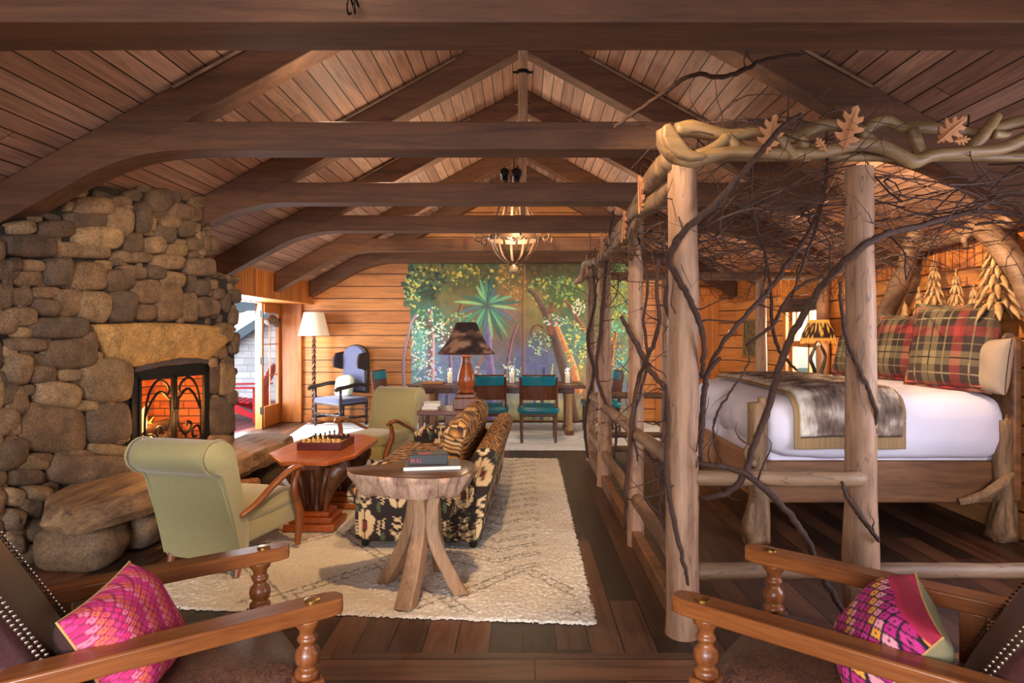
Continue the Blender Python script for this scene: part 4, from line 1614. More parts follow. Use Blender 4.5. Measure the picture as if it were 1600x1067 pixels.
def cushion(label, loc, rot, size, thick, pal, pal2, edge, s=26):
    c = thing('cushion', label, 'cushion', loc, 0)
    R = rot
    mb = MB()
    n = 84

    def surf(sgn):
        def f(u, v):
            x, y = (u - .5) * 2, (v - .5) * 2
            pin = 1 - .10 * (abs(x * y)) * 0
            fx = x * size / 2 * (1 - .07 * (1 - y * y) * abs(x) ** 3)
            fy = y * size / 2 * (1 - .07 * (1 - x * x) * abs(y) ** 3)
            tz = sgn * thick / 2 * (max(0, (1 - x ** 4)) * max(0, (1 - y ** 4))) ** .62
            return Vector((fx, fy, tz + .004 * nz(x * 3, y * 3, sgn)))
        return f
    mb.grid(surf(1), n, n)
    nfront = len(mb.v)
    mb.grid(surf(-1), n, n)
    loc_ = [v.copy() for v in mb.v]
    mb.v = [R @ v for v in mb.v]
    cols = []
    for i, v in enumerate(loc_):
        if i < nfront:
            if pal2 and abs(v.x) > size * .39:
                cols.append(pal2[1] if abs(abs(v.x) - size * .44) < size * .028 else pal2[0])
            else:
                cols.append(emb(v.x, v.y, pal, 3, s))
        else:
            cols.append(edge)
    mb.c = cols
    mb.build('cover', M_fabric, c, angle=180)
    b = MB()
    ln = []
    for (a, d) in (((-1, -1), (1, -1)), ((1, -1), (1, 1)), ((1, 1), (-1, 1)), ((-1, 1), (-1, -1))):
        for k in range(12):
            t_ = k / 12
            x, y = a[0] + (d[0] - a[0]) * t_, a[1] + (d[1] - a[1]) * t_
            ln.append(R @ Vector((x * size / 2 * (1 - .07 * (1 - y * y) * abs(x) ** 3), y * size / 2 * (1 - .07 * (1 - x * x) * abs(y) ** 3), 0)))
    ln.append(ln[0])
    b.tube(ln, .004, 6, caps=False)
    b.build('piping', plain('gold_cord_' + label[:6], S(196, 150, 90), .7), c)
    return c


PINK = [S(150, 30, 74), S(226, 40, 104), S(238, 84, 88), S(240, 120, 140), S(214, 52, 120), S(236, 104, 70)]
MAG = [S(40, 14, 34), S(196, 30, 120), S(240, 160, 60), S(206, 50, 130), S(236, 150, 160), S(190, 30, 110)]


def chairspace(c, x, y, z):
    return PM[c.name] @ Vector((x, y, z))


def facing(nrm, roll):
    zq = Vector(nrm).normalized().to_track_quat('Z', 'Y').to_matrix().to_4x4()
    return zq @ Matrix.Rotation(roll, 4, 'Z')


p = chairspace(lc, .14, -.265, .565)
cushion('pink and coral embroidered cushion on the left leather armchair', tuple(p), facing((.9, -.02, .42), radians(8)), .37, .25, PINK, None, S(60, 28, 22), 46)
p = chairspace(rc_, -.12, -.26, .56)
cushion('magenta and gold embroidered cushion on the right leather armchair', tuple(p), facing((-.80, .22, .55), radians(80)), .37, .25, MAG, (S(186, 30, 70), S(160, 30, 54)), S(150, 136, 100), 30)
# ================================================================== painted mural on the back wall
MX0, MX1, MY0, MY1 = 626.0, 1004.0, 392.0, 657.0     # extent on the wall, 1 unit = 11.2 mm
SCL = 1.3
mw_, mh_ = int((MX1 - MX0) * SCL), int((MY1 - MY0) * SCL)
X, Y = np.meshgrid(np.arange(mw_) / SCL + MX0, np.arange(mh_) / SCL + MY0)
rn = np.random.RandomState(5)


def fnoise(cell, seed, octv=3):
    out = np.zeros_like(X)
    amp, tot = 1.0, 0
    for o_ in range(octv):
        r = np.random.RandomState(seed + o_)
        gx, gy = int(400 / cell) + 4, int(300 / cell) + 4
        g = r.rand(gy, gx)
        fx, fy = (X - MX0) / cell, (Y - MY0) / cell
        ix, iy = fx.astype(int), fy.astype(int)
        tx, ty = fx - ix, fy - iy
        tx, ty = tx * tx * (3 - 2 * tx), ty * ty * (3 - 2 * ty)
        v = (g[iy, ix] * (1 - tx) + g[iy, ix + 1] * tx) * (1 - ty) + (g[iy + 1, ix] * (1 - tx) + g[iy + 1, ix + 1] * tx) * ty
        out += v * amp
        tot += amp
        amp *= .55
        cell /= 2.0
    return out / tot


def L(*c):
    return np.array(S(*c))


img = np.zeros(X.shape + (3,))
v = np.clip((Y - 396) / 255, 0, 1)
keys = [(0, L(84, 88, 48)), (.25, L(112, 104, 56)), (.5, L(124, 106, 78)), (.68, L(96, 110, 130)), (.85, L(104, 118, 150)), (1, L(128, 124, 84))]
for (a, ca), (b, cb) in zip(keys, keys[1:]):
    m = (v >= a) & (v <= b)
    k = ((v - a) / (b - a))[..., None]
    img = np.where(m[..., None], ca * (1 - k) + cb * k, img)


def blend(mask, col):
    global img
    img = img * (1 - mask[..., None]) + np.array(col) * mask[..., None]


def patch(cx, cy, rx, ry, col, a=.8, seed=1, cell=24):
    d = ((X - cx) / rx) ** 2 + ((Y - cy) / ry) ** 2
    m = np.clip(1.25 - d, 0, 1) * np.clip(fnoise(cell, seed) * 2.4 - .6, 0, 1) * a
    blend(m, col)


patch(665, 425, 60, 60, L(40, 72, 56), 1.0, 2)
patch(720, 420, 60, 40, L(94, 92, 38), .9, 3)
patch(690, 410, 60, 30, L(126, 112, 48), .7, 4)
patch(770, 425, 50, 40, L(66, 92, 60), .9, 5)
patch(800, 440, 30, 60, L(140, 102, 52), .9, 6)
patch(860, 420, 60, 40, L(96, 82, 46), .9, 7)
patch(870, 470, 45, 50, L(74, 116, 66), .95, 8)
patch(890, 530, 30, 50, L(76, 136, 124), .95, 9)
patch(840, 480, 40, 40, L(140, 116, 62), .8, 10)
patch(785, 520, 35, 60, L(124, 96, 104), .8, 11)
patch(665, 500, 50, 40, L(58, 112, 92), .95, 12)
patch(660, 570, 40, 60, L(86, 150, 150), .9, 13)
patch(700, 590, 40, 60, L(96, 100, 150), .8, 14)
patch(830, 570, 40, 50, L(92, 96, 150), .8, 15)
patch(900, 600, 40, 50, L(150, 130, 62), .8, 16)
patch(960, 470, 60, 80, L(96, 130, 66), .95, 17)
patch(985, 530, 40, 70, L(90, 146, 120), .9, 18)
patch(960, 440, 40, 40, L(150, 140, 66), .8, 19)
patch(840, 632, 60, 24, L(166, 160, 112), .9, 20)
img *= (.86 + .28 * fnoise(9, 40))[..., None]


def stroke(pts, w0, w1, col, hl=None):
    """a trunk or bough: tapered polyline with a light side"""
    pts = cr([Vector((a, b, 0)) for a, b in pts], 10)
    best = np.full(X.shape, 1e9)
    side = np.zeros(X.shape)
    for i in range(len(pts) - 1):
        a, b = pts[i], pts[i + 1]
        wd = w0 + (w1 - w0) * i / (len(pts) - 1)
        ab = b - a
        L2 = max(1e-6, ab.length_squared)
        t_ = np.clip(((X - a.x) * ab.x + (Y - a.y) * ab.y) / L2, 0, 1)
        dx, dy = X - a.x - t_ * ab.x, Y - a.y - t_ * ab.y
        d = np.hypot(dx, dy) / (wd / 2)
        up = d < best
        side = np.where(up, (dx * ab.y - dy * ab.x) / sqrt(L2) / (wd / 2), side)
        best = np.minimum(best, d)
    m = np.clip((1.08 - best) * 5, 0, 1) * .95
    c = np.array(col) * (.75 + .5 * fnoise(6, int(w0 * 7) + 3))[..., None]
    if hl is not None:
        k = np.clip(-side * 1.2, 0, 1)[..., None]
        c = c * (1 - k) + np.array(hl) * k
    global img
    img = img * (1 - m[..., None]) + c * m[..., None]
    return m > .5


def leaves(cx, cy, rx, ry, n, cols, l0=3, l1=6, asp=.4, seed=0):
    r = np.random.RandomState(seed)
    global img
    for k in range(n):
        a, q = r.rand() * 2 * pi, sqrt(r.rand())
        x, y = cx + rx * q * cos(a), cy + ry * q * sin(a)
        ln = l0 + (l1 - l0) * r.rand()
        th = r.rand() * pi
        x0, x1 = int((x - ln - MX0) * SCL), int((x + ln - MX0) * SCL) + 1
        y0, y1 = int((y - ln - MY0) * SCL), int((y + ln - MY0) * SCL) + 1
        if x0 < 0 or y0 < 0 or x1 >= mw_ or y1 >= mh_:
            continue
        dx, dy = X[y0:y1, x0:x1] - x, Y[y0:y1, x0:x1] - y
        p, o_ = dx * cos(th) + dy * sin(th), -dx * sin(th) + dy * cos(th)
        m = ((p / (ln / 2)) ** 2 + (o_ / (ln * asp / 2 + .25)) ** 2 < 1)[..., None] * .85
        c = np.array(cols[r.randint(len(cols))]) * (.8 + .4 * r.rand())
        img[y0:y1, x0:x1] = img[y0:y1, x0:x1] * (1 - m) + c * m


DG, MG, LG, YG, CR, TG = L(34, 62, 44), L(70, 112, 74), L(130, 160, 96), L(170, 150, 62), L(216, 210, 160), L(70, 140, 122)
leaves(662, 425, 40, 45, 260, [DG, DG, MG, L(50, 84, 66)], 3, 8, .5, 1)
leaves(690, 420, 50, 35, 200, [YG, MG, L(120, 110, 46), L(90, 96, 44)], 3, 7, .5, 2)
leaves(760, 425, 50, 28, 160, [L(86, 110, 66), YG, L(110, 104, 50)], 3, 7, .5, 3)
leaves(800, 440, 22, 40, 100, [L(170, 128, 62), L(150, 110, 56)], 3, 6, .5, 4)
leaves(645, 450, 14, 30, 90, [YG, LG, MG], 3, 6, .5, 5)
# tree trunks of the left half
stroke([(636, 655), (632, 610), (630, 570), (633, 545), (638, 525), (642, 505), (650, 492)], 7, 4, L(150, 120, 132), L(196, 170, 180))
stroke([(634, 530), (630, 512), (628, 505)], 4, 2, L(150, 110, 100))
stroke([(676, 655), (674, 600), (674, 550), (674, 515), (672, 488)], 13, 8, L(124, 86, 92), L(190, 140, 140))
stroke([(676, 512), (692, 507), (706, 498), (716, 488), (722, 474)], 8, 4, L(116, 76, 50), L(170, 116, 70))
stroke([(673, 512), (660, 505), (652, 494)], 5, 3, L(110, 74, 62))
stroke([(698, 655), (700, 610), (704, 580), (703, 556)], 8, 5, L(96, 84, 120), L(150, 120, 140))
stroke([(742, 655), (744, 600), (748, 572), (756, 556)], 5, 3, L(150, 88, 84))
stroke([(787, 655), (788, 600), (794, 560), (800, 530), (808, 508)], 7, 3, L(112, 78, 92), L(170, 120, 124))
stroke([(722, 655), (724, 620), (722, 590)], 8, 6, L(90, 94, 136))
leaves(672, 500, 26, 22, 120, [TG, CR, MG, LG], 3, 6, .45, 6)
leaves(655, 540, 20, 34, 150, [CR, TG, L(120, 180, 170), LG], 2.5, 5, .5, 7)
leaves(690, 525, 22, 20, 90, [CR, L(150, 190, 180), MG], 2.5, 5, .45, 8)
leaves(665, 590, 28, 36, 170, [L(110, 180, 180), CR, LG, L(140, 150, 190)], 2.5, 5, .5, 9)
leaves(720, 500, 24, 14, 70, [MG, TG, LG], 3, 6, .5, 10)
leaves(800, 585, 16, 26, 80, [LG, TG, CR], 2.5, 5, .5, 11)
leaves(745, 600, 20, 30, 70, [L(140, 180, 180), L(150, 120, 160)], 2.5, 5, .5, 12)
# big spiky palm
stroke([(766, 655), (768, 600), (764, 550), (762, 500)], 16, 9, L(104, 92, 138), L(140, 120, 160))
PAL = [L(66, 142, 112), L(92, 164, 124), L(54, 116, 104), L(128, 170, 110), L(80, 120, 130)]
for k, (ang, ln) in enumerate(((-92, 46), (-104, 44), (-80, 44), (-116, 36), (-66, 34), (-128, 30), (-52, 30), (-150, 44), (-165, 52), (175, 44), (148, 50), (-30, 44), (-14, 54), (-2, 46), (22, 46), (38, 46), (52, 52), (66, 58), (80, 50), (96, 54), (110, 50), (124, 42))):
    a = radians(ang)
    cx, cy = 761, 478
    pts = [(cx + ln * t_ * cos(a), cy + ln * t_ * sin(a) + 7 * t_ * t_ * (1 if abs(ang) < 60 or abs(ang) > 120 else .3)) for t_ in (0, .35, .7, 1.0)]
    dirp = cr([Vector((p_[0], p_[1], 0)) for p_ in pts], 6)
    best = np.full(X.shape, 1e9)
    for i in range(len(dirp) - 1):
        t0 = i / (len(dirp) - 1)
        wd = .8 + 6.6 * sin(pi * min(.97, t0 * .85 + .1))
        ab = dirp[i + 1] - dirp[i]
        t_ = np.clip(((X - dirp[i].x) * ab.x + (Y - dirp[i].y) * ab.y) / ab.length_squared, 0, 1)
        best = np.minimum(best, np.hypot(X - dirp[i].x - t_ * ab.x, Y - dirp[i].y - t_ * ab.y) / (wd / 2))
    m = np.clip((1.05 - best) * 2.2, 0, 1) * .85
    c = PAL[k % 5] * (1.05 - .45 * np.clip(best, 0, 1))[..., None]
    img = img * (1 - m[..., None]) + c * m[..., None]
# right half: leaning trunks, boughs and foliage
leaves(868, 455, 44, 26, 200, [LG, L(96, 140, 66), YG, MG], 3, 7, .45, 20)
leaves(850, 415, 50, 22, 130, [L(110, 96, 50), L(80, 90, 46), L(130, 90, 50)], 3, 7, .5, 21)
stroke([(896, 655), (886, 600), (872, 550), (858, 505), (846, 478), (836, 462), (828, 455)], 17, 6, L(96, 70, 60), L(120, 92, 76))
stroke([(904, 610), (894, 568), (882, 540), (872, 515), (868, 505)], 12, 6, L(176, 108, 66), L(214, 150, 96))
stroke([(862, 520), (858, 498), (862, 474)], 8, 5, L(140, 84, 56))
stroke([(848, 512), (840, 508), (832, 512), (828, 522)], 3, 2, L(110, 76, 60))
stroke([(912, 515), (900, 495), (890, 478), (884, 470)], 7, 4, L(126, 86, 66), L(170, 110, 80))
stroke([(846, 655), (848, 600), (850, 575)], 6, 4, L(80, 84, 120))
stroke([(862, 655), (861, 600), (864, 570)], 4, 3, L(150, 160, 110))
stroke([(834, 655), (836, 610), (838, 570)], 5, 4, L(96, 100, 140))
leaves(868, 500, 20, 10, 60, [TG, CR, LG], 2.5, 5, .5, 22)
leaves(904, 480, 10, 14, 60, [CR, LG, L(196, 190, 130)], 2.5, 4, .5, 23)
leaves(900, 540, 18, 40, 170, [LG, L(190, 190, 90), YG, TG], 2.5, 5, .5, 24)
leaves(844, 535, 18, 20, 90, [LG, L(140, 170, 140), MG], 2.5, 5, .5, 25)
leaves(970, 450, 34, 40, 240, [LG, YG, L(90, 140, 70), TG], 3, 7, .45, 26)
leaves(975, 540, 30, 60, 260, [TG, L(110, 170, 150), LG, YG], 3, 6, .45, 27)
stroke([(955, 655), (950, 600), (955, 560), (962, 520)], 9, 5, L(150, 90, 60), L(196, 126, 80))
stroke([(915, 655), (918, 600), (924, 560)], 8, 4, L(170, 96, 60))
img *= (.92 + .16 * fnoise(4, 60, 2))[..., None]
blend(np.exp(-((X - 761) ** 2 + (Y - 478) ** 2) / 60.0) * .7, L(88, 70, 84))
lum = img.mean(-1, keepdims=True)
img = np.clip(img * (.55 + .9 * lum / lum.mean()), 0, 1) * .92
seam = np.exp(-((X - 817) / 1.6) ** 2)
blend(seam * .75, L(120, 74, 40))
blend(np.exp(-((X - 819.5) / 1.3) ** 2) * .5, L(196, 140, 84))
# irregular left outline that follows the foliage and the pale trunk
edge = np.where(Y < 480, 633 + 7 * (fnoise(14, 70) - .5) + np.where((Y > 440), -3, 3), np.where(Y < 500, 641, 640)) + 6 * (fnoise(7, 71) - .5)
trunk = stroke([(636, 655), (632, 610), (630, 570), (633, 545), (638, 525), (642, 505), (650, 492)], 7, 4, L(150, 120, 132), L(196, 170, 180))
keep = (X > edge + np.where(Y > 500, 3, 0)) | trunk
redge = 998 + 10 * (fnoise(10, 72) - .5)
keep &= X < redge
mu = thing('mural', 'jungle mural with a spiky blue green palm painted across the back wall', 'mural', (0, YB - .012, 0))
vs = np.stack([(X - 817) * .0112, np.full(X.shape, -.004), CAM_H - (Y - 520) * .0112], -1).reshape(-1, 3)
idx = np.arange(mw_ * mh_).reshape(mh_, mw_)
kf = keep[:-1, :-1] & keep[1:, :-1] & keep[:-1, 1:] & keep[1:, 1:]
qa = np.stack([idx[:-1, :-1][kf], idx[1:, :-1][kf], idx[1:, 1:][kf], idx[:-1, 1:][kf]], -1)
used = np.unique(qa)
remap = np.full(mw_ * mh_, -1)
remap[used] = np.arange(len(used))
me = bpy.data.meshes.new('painted_panel')
me.from_pydata(vs[used].tolist(), [], remap[qa].tolist())
me.update()
ca = me.color_attributes.new('Col', 'FLOAT_COLOR', 'POINT')
buf = np.ones((len(used), 4), dtype=np.float32)
buf[:, :3] = np.clip(img, 0, 1).reshape(-1, 3)[used]
ca.data.foreach_set('color', buf.ravel())
me.materials.append(M_paintmural)
o = bpy.data.objects.new('painted_panel', me)
COL.objects.link(o)
o.parent = mu

# ================================================================== dining table, chairs, candles
dt = thing('dining_table', 'long dark wooden dining table in front of the mural', 'table', (-.36, 9.98, .014))
MB().box(-1.36, 1.30, -.42, .42, .70, .75).build('table_top', M_walnut, dt, bevel=.008)
MB().box(-1.2, 1.14, -.3, .3, .62, .70).build('apron', M_walnut, dt, bevel=.006)
for x in (-1.05, 1.06):
    for y in (-.3, .3):
        MB().lathe([(.05, .0), (.06, .01), (.06, .1), (.045, .12), (.05, .16), (.05, .5), (.06, .54), (.06, .62)], 8, T(x, y, 0)).build('leg', M_leg, dt, angle=30)
    MB().box(x - .06, x + .06, -.4, .4, 0.0, .06).build('foot_rail', M_walnut, dt, bevel=.006)
t = NT('hurricane_glass')
a = t.n('ShaderNodeBsdfTransparent')
b = t.n('ShaderNodeBsdfGlossy')
b.inputs['Roughness'].default_value = .03
x_ = t.n('ShaderNodeMixShader')
x_.inputs[0].default_value = .14
t.l(a.outputs[0], x_.inputs[1]); t.l(b.outputs[0], x_.inputs[2])
t.l(x_.outputs[0], t.t.nodes['Material Output'].inputs[0])
M_hglass = t.m
M_wax = plain('candle_wax', S(244, 236, 216), .6, 0, .03)
for px, lab in ((703, 'candle in a glass cylinder at the left end of the dining table'), (800, 'candle in a glass cylinder between the two teal chair backs'), (887, 'candle in a glass cylinder at the right end of the dining table')):
    q = P(px, 600, 9.9)
    cn = thing('candle', lab, 'candle', (q.x, 9.9, 0.766), 0, 'candles on the dining table')
    MB().lathe([(.034, .012), (.035, .015), (.035, .17), (.03, .176), (.0005, .172)], 16).build('wax', M_wax, cn)
    MB().lathe([(.055, 0), (.06, .004), (.06, .012), (.0005, .012)], 16).build('base', M_hglass, cn)
    MB().lathe([(.058, .01), (.058, .24)], 18, caps=False).build('glass_cylinder', M_hglass, cn)
    MB().lathe([(.0005, .178), (.007, .19), (.005, .205), (.0005, .22)], 8).build('flame', M_candle, cn)
    point('candle_light', (q.x, 9.9, .98), 1.2, WARM, .02)
pm = thing('serving_board', 'pale wooden board lying at the left end of the dining table', 'board', (-1.52, 9.9, 0.766))
MB().rbox((.13, 0, .012), (.34, .3, .022), .01, .1).build('board', M_split, pm)


def dining_chair(label, loc, rz):
    c = thing('dining_chair', label, 'chair', loc, rz, 'dining chairs')
    # y forward
    for sx in (-1, 1):
        MB().tube(cr([(sx * .235, -.25, 0), (sx * .24, -.23, .3), (sx * .245, -.235, .5), (sx * .25, -.29, .92)], 4), [.02, .024, .025, .02], 4).build('rear_leg', M_walnut, c, angle=30)
        MB().tube([(sx * .24, .22, 0), (sx * .24, .215, .44)], [.018, .026], 4).build('leg', M_walnut, c, angle=30)
    MB().rbox((0, 0, .45), (.56, .52, .10), .04, .08, puff=.02).build('seat', M_teal, c, angle=180)
    MB().box(-.24, .24, -.24, .22, .36, .42).build('seat_frame', M_walnut, c, bevel=.008)

    def panel(z0, z1, dy, th):
        mb = MB()
        vs, fs = [], []
        n = 8
        for i in range(n + 1):
            x = -.24 + .48 * i / n
            bow = -.05 * (1 - (x / .24) ** 2)
            for zz in (z0, z1):
                yy = -.225 - .055 * (zz - .5) / .42 + bow + dy
                vs += [(x, yy - th / 2, zz), (x, yy + th / 2, zz)]
        for i in range(n):
            a = i * 4
            for (p_, q_) in ((0, 1), (1, 3), (3, 2), (2, 0)):
                fs.append((a + p_, a + q_, a + 4 + q_, a + 4 + p_))
        fs += [(0, 2, 3, 1), (n * 4, n * 4 + 1, n * 4 + 3, n * 4 + 2)]
        return mb.add(vs, fs)
    panel(.60, .80, 0, .03).build('back_splat', M_walnut, c, bevel=.004)
    panel(.80, .935, -.002, .05).build('back_pad', M_teal, c, bevel=.012)
    panel(.935, .955, 0, .04).build('top_rail', M_walnut, c, bevel=.004)
    return c


DC = dining_chair('dark wood dining chair with teal back, its left side behind the cowhide lamp', (-.50, 9.22, .014), 0)
copy_thing(DC, (.22, 9.18, .014), 0, 'dark wood dining chair with teal seat, right of the two seen from behind')
copy_thing(DC, (-1.98, 9.98, .014), radians(-100), 'dining chair at the left head of the table, half hidden by the green armchair')
copy_thing(DC, (1.20, 9.9, .014), radians(95), 'dining chair at the right head of the table beside the canopy posts')

# ------------------------------------------------------------------ end table beyond the sofa with lamp and books
et = thing('end_table', 'dark red wood end table with a lower shelf beyond the sofa', 'table', (-.78, 7.02, .018))
MB().box(-.34, .32, -.27, .27, .66, .705).build('table_top', wood('red_walnut', S(132, 66, 42), S(78, 36, 24), 'x', 6, 9, .3), et, bevel=.006)
MB().box(-.05, .30, -.25, .25, .54, .66).build('drawer_case', M_walnut, et, bevel=.005)
MB().box(-.31, .29, -.25, .25, .30, .33).build('shelf', M_walnut, et, bevel=.004)
for (x, y) in ((-.30, -.23), (.28, -.23), (-.30, .23), (.28, .23)):
    MB().box(x - .022, x + .022, y - .022, y + .022, 0, .66).build('leg', M_walnut, et, bevel=.004)
BC = [S(150, 140, 140), S(90, 92, 120), S(196, 190, 186), S(64, 58, 66), S(120, 110, 116), S(210, 206, 200), S(80, 70, 78)]
BL = ['first', 'second', 'third', 'fourth', 'fifth', 'sixth', 'seventh']
for k in range(7):
    b = thing('book', '%s book from the left in the row on the end table shelf' % BL[k], 'book', (-1.06 + k * .037, 6.88, .349), 0, 'books on the end table shelf')
    hh = .19 + .02 * ((k * 3) % 4) / 3
    MB().box(-.014, .014, -.07, .075, .003, hh - .004).build('pages', M_paper, b)
    MB().box(-.017, -.014, -.073, .073, 0, hh).box(.014, .017, -.073, .073, 0, hh).box(-.017, .017, -.077, -.070, 0, hh).build('cover', plain('book_cover', BC[k], .5, 0, .1), b)
for k, (dz, dx) in enumerate(((0, 0), (.034, .008))):
    b = thing('magazine_stack_book', ['lower', 'upper'][k] + ' of the two pale large books on the end table beside the lamp', 'book', (-1.0 + dx, 7.0, .7245 + dz), radians(6 * k), 'pale books beside the cowhide lamp')
    b.name = 'book'
    MB().box(-.085, .085, -.12, .12, .004, .029).build('pages', M_paper, b)
    MB().box(-.088, .088, -.123, .123, 0, .004).box(-.088, .088, -.123, .123, .029, .033).build('cover', plain('pale_cover', S(206, 206, 204), .4, 0, .06), b)

tl = thing('table_lamp', 'table lamp with a cowhide shade and a turned orange wood base', 'lamp', (-.62, 7.0, .7245))
MB().box(-.13, .13, -.13, .13, 0, .12).box(-.11, .11, -.11, .11, .12, .165).build('base_block', M_carved, tl, bevel=.01)
MB().lathe([(.07, .165), (.09, .18), (.08, .2), (.07, .215), (.085, .24), (.1, .27), (.098, .33), (.085, .40), (.06, .47), (.048, .52), (.055, .57), (.03, .58), (.012, .6), (.012, .85)], 24).build('turned_body', wood('redwood', S(176, 90, 44), S(96, 44, 22), 'z', 5, 6, .3), tl)


def cow(p):
    k = nz(p.x * 5, p.y * 5, p.z * 12) + .5 * nz(p.x * 12, p.y * 12, p.z * 30)
    return S(150, 116, 92) if k > .22 else (S(92, 62, 50) if k > -.05 else S(44, 28, 26))


mb = MB()
pr = [(.31, .60), (.303, .612), (.245, .68), (.178, .79), (.135, .885), (.115, .93), (.108, .935)]
for i in range(len(pr) - 1):
    pass
fine = cr([Vector((r, 0, z)) for r, z in pr], 5)
mb.lathe([(q.x, q.z) for q in fine], 60, caps=False)
mb.build('lamp_shade', M_fabric, tl, paint=cow)
mb = MB()
for r, z in ((.31, .60), (.108, .935)):
    mb.tube([(r * cos(2 * pi * k / 40), r * sin(2 * pi * k / 40), z) for k in range(41)], .007, 6)
mb.build('shade_trim', M_leather, tl)

MB().ball((0, 0, .76), .035, 10, 8).build('bulb', M_lit, tl)
point('table_lamp_light', (-.62, 7.0, 1.55), 18, WARM2, .05)

# ------------------------------------------------------------------ tall wing chair and floor lamp in the far left corner
wc = thing('wing_chair', 'tall dark oak wing chair upholstered in slate blue, far left corner', 'chair', (-3.02, 10.70, .014), radians(146))
# y forward (toward the camera)


def turned(h0, h1, r):
    pts, n = [], 9
    for i in range(n * 4 + 1):
        zz = h0 + (h1 - h0) * i / (n * 4)
        pts.append((r * (.72 + .28 * abs(sin(pi * i / 8))), zz))
    return pts


for sx in (-1, 1):
    MB().lathe(turned(0, .62, .028), 10, T(sx * .31, .30, .0)).build('leg', M_ebony, wc)
    MB().lathe(turned(0, .42, .03), 10, T(sx * .29, -.26, .0)).build('leg', M_ebony, wc)
    MB().tube(cr([(sx * .29, -.24, .66), (sx * .32, -.05, .69), (sx * .34, .18, .66), (sx * .34, .36, .64), (sx * .33, .42, .61)], 5), [.03, .03, .032, .036, .03], 10).build('arm', M_ebony, wc)
    wing = MB().prism([(-.28, .90), (-.06, .95), (-.04, 1.08), (-.10, 1.19), (-.3, 1.22)], sx * .30 - .025, sx * .30 + .025, 'x')
    wing.build('wing', M_ebony, wc, bevel=.02)
    MB().lathe(turned(-.26, .27, .022), 10, T(sx * .30, .03, .14) @ Matrix.Rotation(pi / 2, 4, 'X')).build('stretcher', M_ebony, wc)
MB().lathe(turned(-.3, .3, .024), 10, T(0, .3, .2) @ Matrix.Rotation(pi / 2, 4, 'Y')).build('stretcher', M_ebony, wc)
MB().lathe(turned(-.3, .3, .02), 10, T(0, .0, .14) @ Matrix.Rotation(pi / 2, 4, 'Y')).build('stretcher', M_ebony, wc)
MB().rbox((0, .03, .42), (.64, .60, .09), .035, .1, puff=.015).build('seat', M_blue, wc, angle=180)
MB().box(-.32, .32, -.28, .33, .35, .385).build('seat_frame', M_ebony, wc, bevel=.01)
hb = [(-.29, .52), (.29, .52), (.30, 1.18), (.24, 1.27), (.12, 1.325), (0, 1.34), (-.12, 1.325), (-.24, 1.27), (-.30, 1.18)]
MB().prism(hb, -.34, -.27, 'y', T(0, 0, 0)).build('back_frame', M_ebony, wc, bevel=.012)
hb2 = [(x * .9, z - .02 if z > 1 else z + .03) for x, z in hb]
MB().prism(hb2, -.285, -.235, 'y').build('back_pad', M_blue, wc, bevel=.02)
mb = MB()
for sx in (-1, 1):
    nails(mb, [(sx * .275, -.233, .56 + .03 * k) for k in range(21)], .008)
nails(mb, [(-.3 + .03 * k, .335, .395) for k in range(21)], .008)
mb.build('nailhead_trim', M_nail, wc)
pc = thing('cushion', 'pale green white cushion propped in the tall wing chair', 'cushion', tuple(PM[wc.name] @ Vector((.02, -.06, .64))), radians(146))
MB().rbox((0, 0, 0), (.34, .13, .32), .06, .04, Matrix.Rotation(radians(14), 4, 'X') @ Matrix.Rotation(radians(6), 4, 'Y'), puff=.03).build('cover', M_pale, pc, angle=180)
mb = MB()
for sx in (-.165, .165):
    mb.tube([(sx, 0, -.15), (sx, 0, .15)], .006, 6, Matrix.Rotation(radians(14), 4, 'X') @ Matrix.Rotation(radians(6), 4, 'Y'))
mb.build('piping', M_pale, pc)

fl = thing('floor_lamp', 'floor lamp with a barley twist pole and cream shade beside the wing chair', 'lamp', (-3.56, 10.9, 0.012))
MB().lathe([(.16, 0), (.17, .01), (.16, .03), (.08, .05), (.05, .07), (.04, .1)], 20).build('base', M_walnut, fl)
mb = MB()
for ph in (0, pi):
    mb.tube([(.016 * cos(ph + zz * 34), .016 * sin(ph + zz * 34), .1 + zz) for zz in [k * .02 for k in range(72)]], .021, 8)
mb.build('twisted_pole', M_walnut, fl)
t = NT('lamp_shade_linen')
t.base(S(238, 222, 196))
t.set(Roughness=.9)
t.b.inputs['Transmission Weight'].default_value = 0
t.b.inputs['Emission Color'].default_value = (1, .82, .58, 1)
t.b.inputs['Emission Strength'].default_value = .12
M_shade = t.m
MB().lathe([(.255, 1.49), (.255, 1.505), (.165, 1.88), (.16, 1.885)], 40, caps=False).build('lamp_shade', M_shade, fl)
mb = MB().tube([(0, 0, 1.5), (0, 0, 1.9)], .006, 6)
for a in (0, 2.1, 4.2):
    mb.tube([(0, 0, 1.86), (.162 * cos(a), .162 * sin(a), 1.88)], .003, 4)
mb.build('harp', M_brass, fl)
MB().ball((0, 0, 1.68), .035, 10, 8).build('bulb', M_lit, fl)
point('floor_lamp_light', (-3.56, 10.9, 1.66), 9, WARM2, .04)

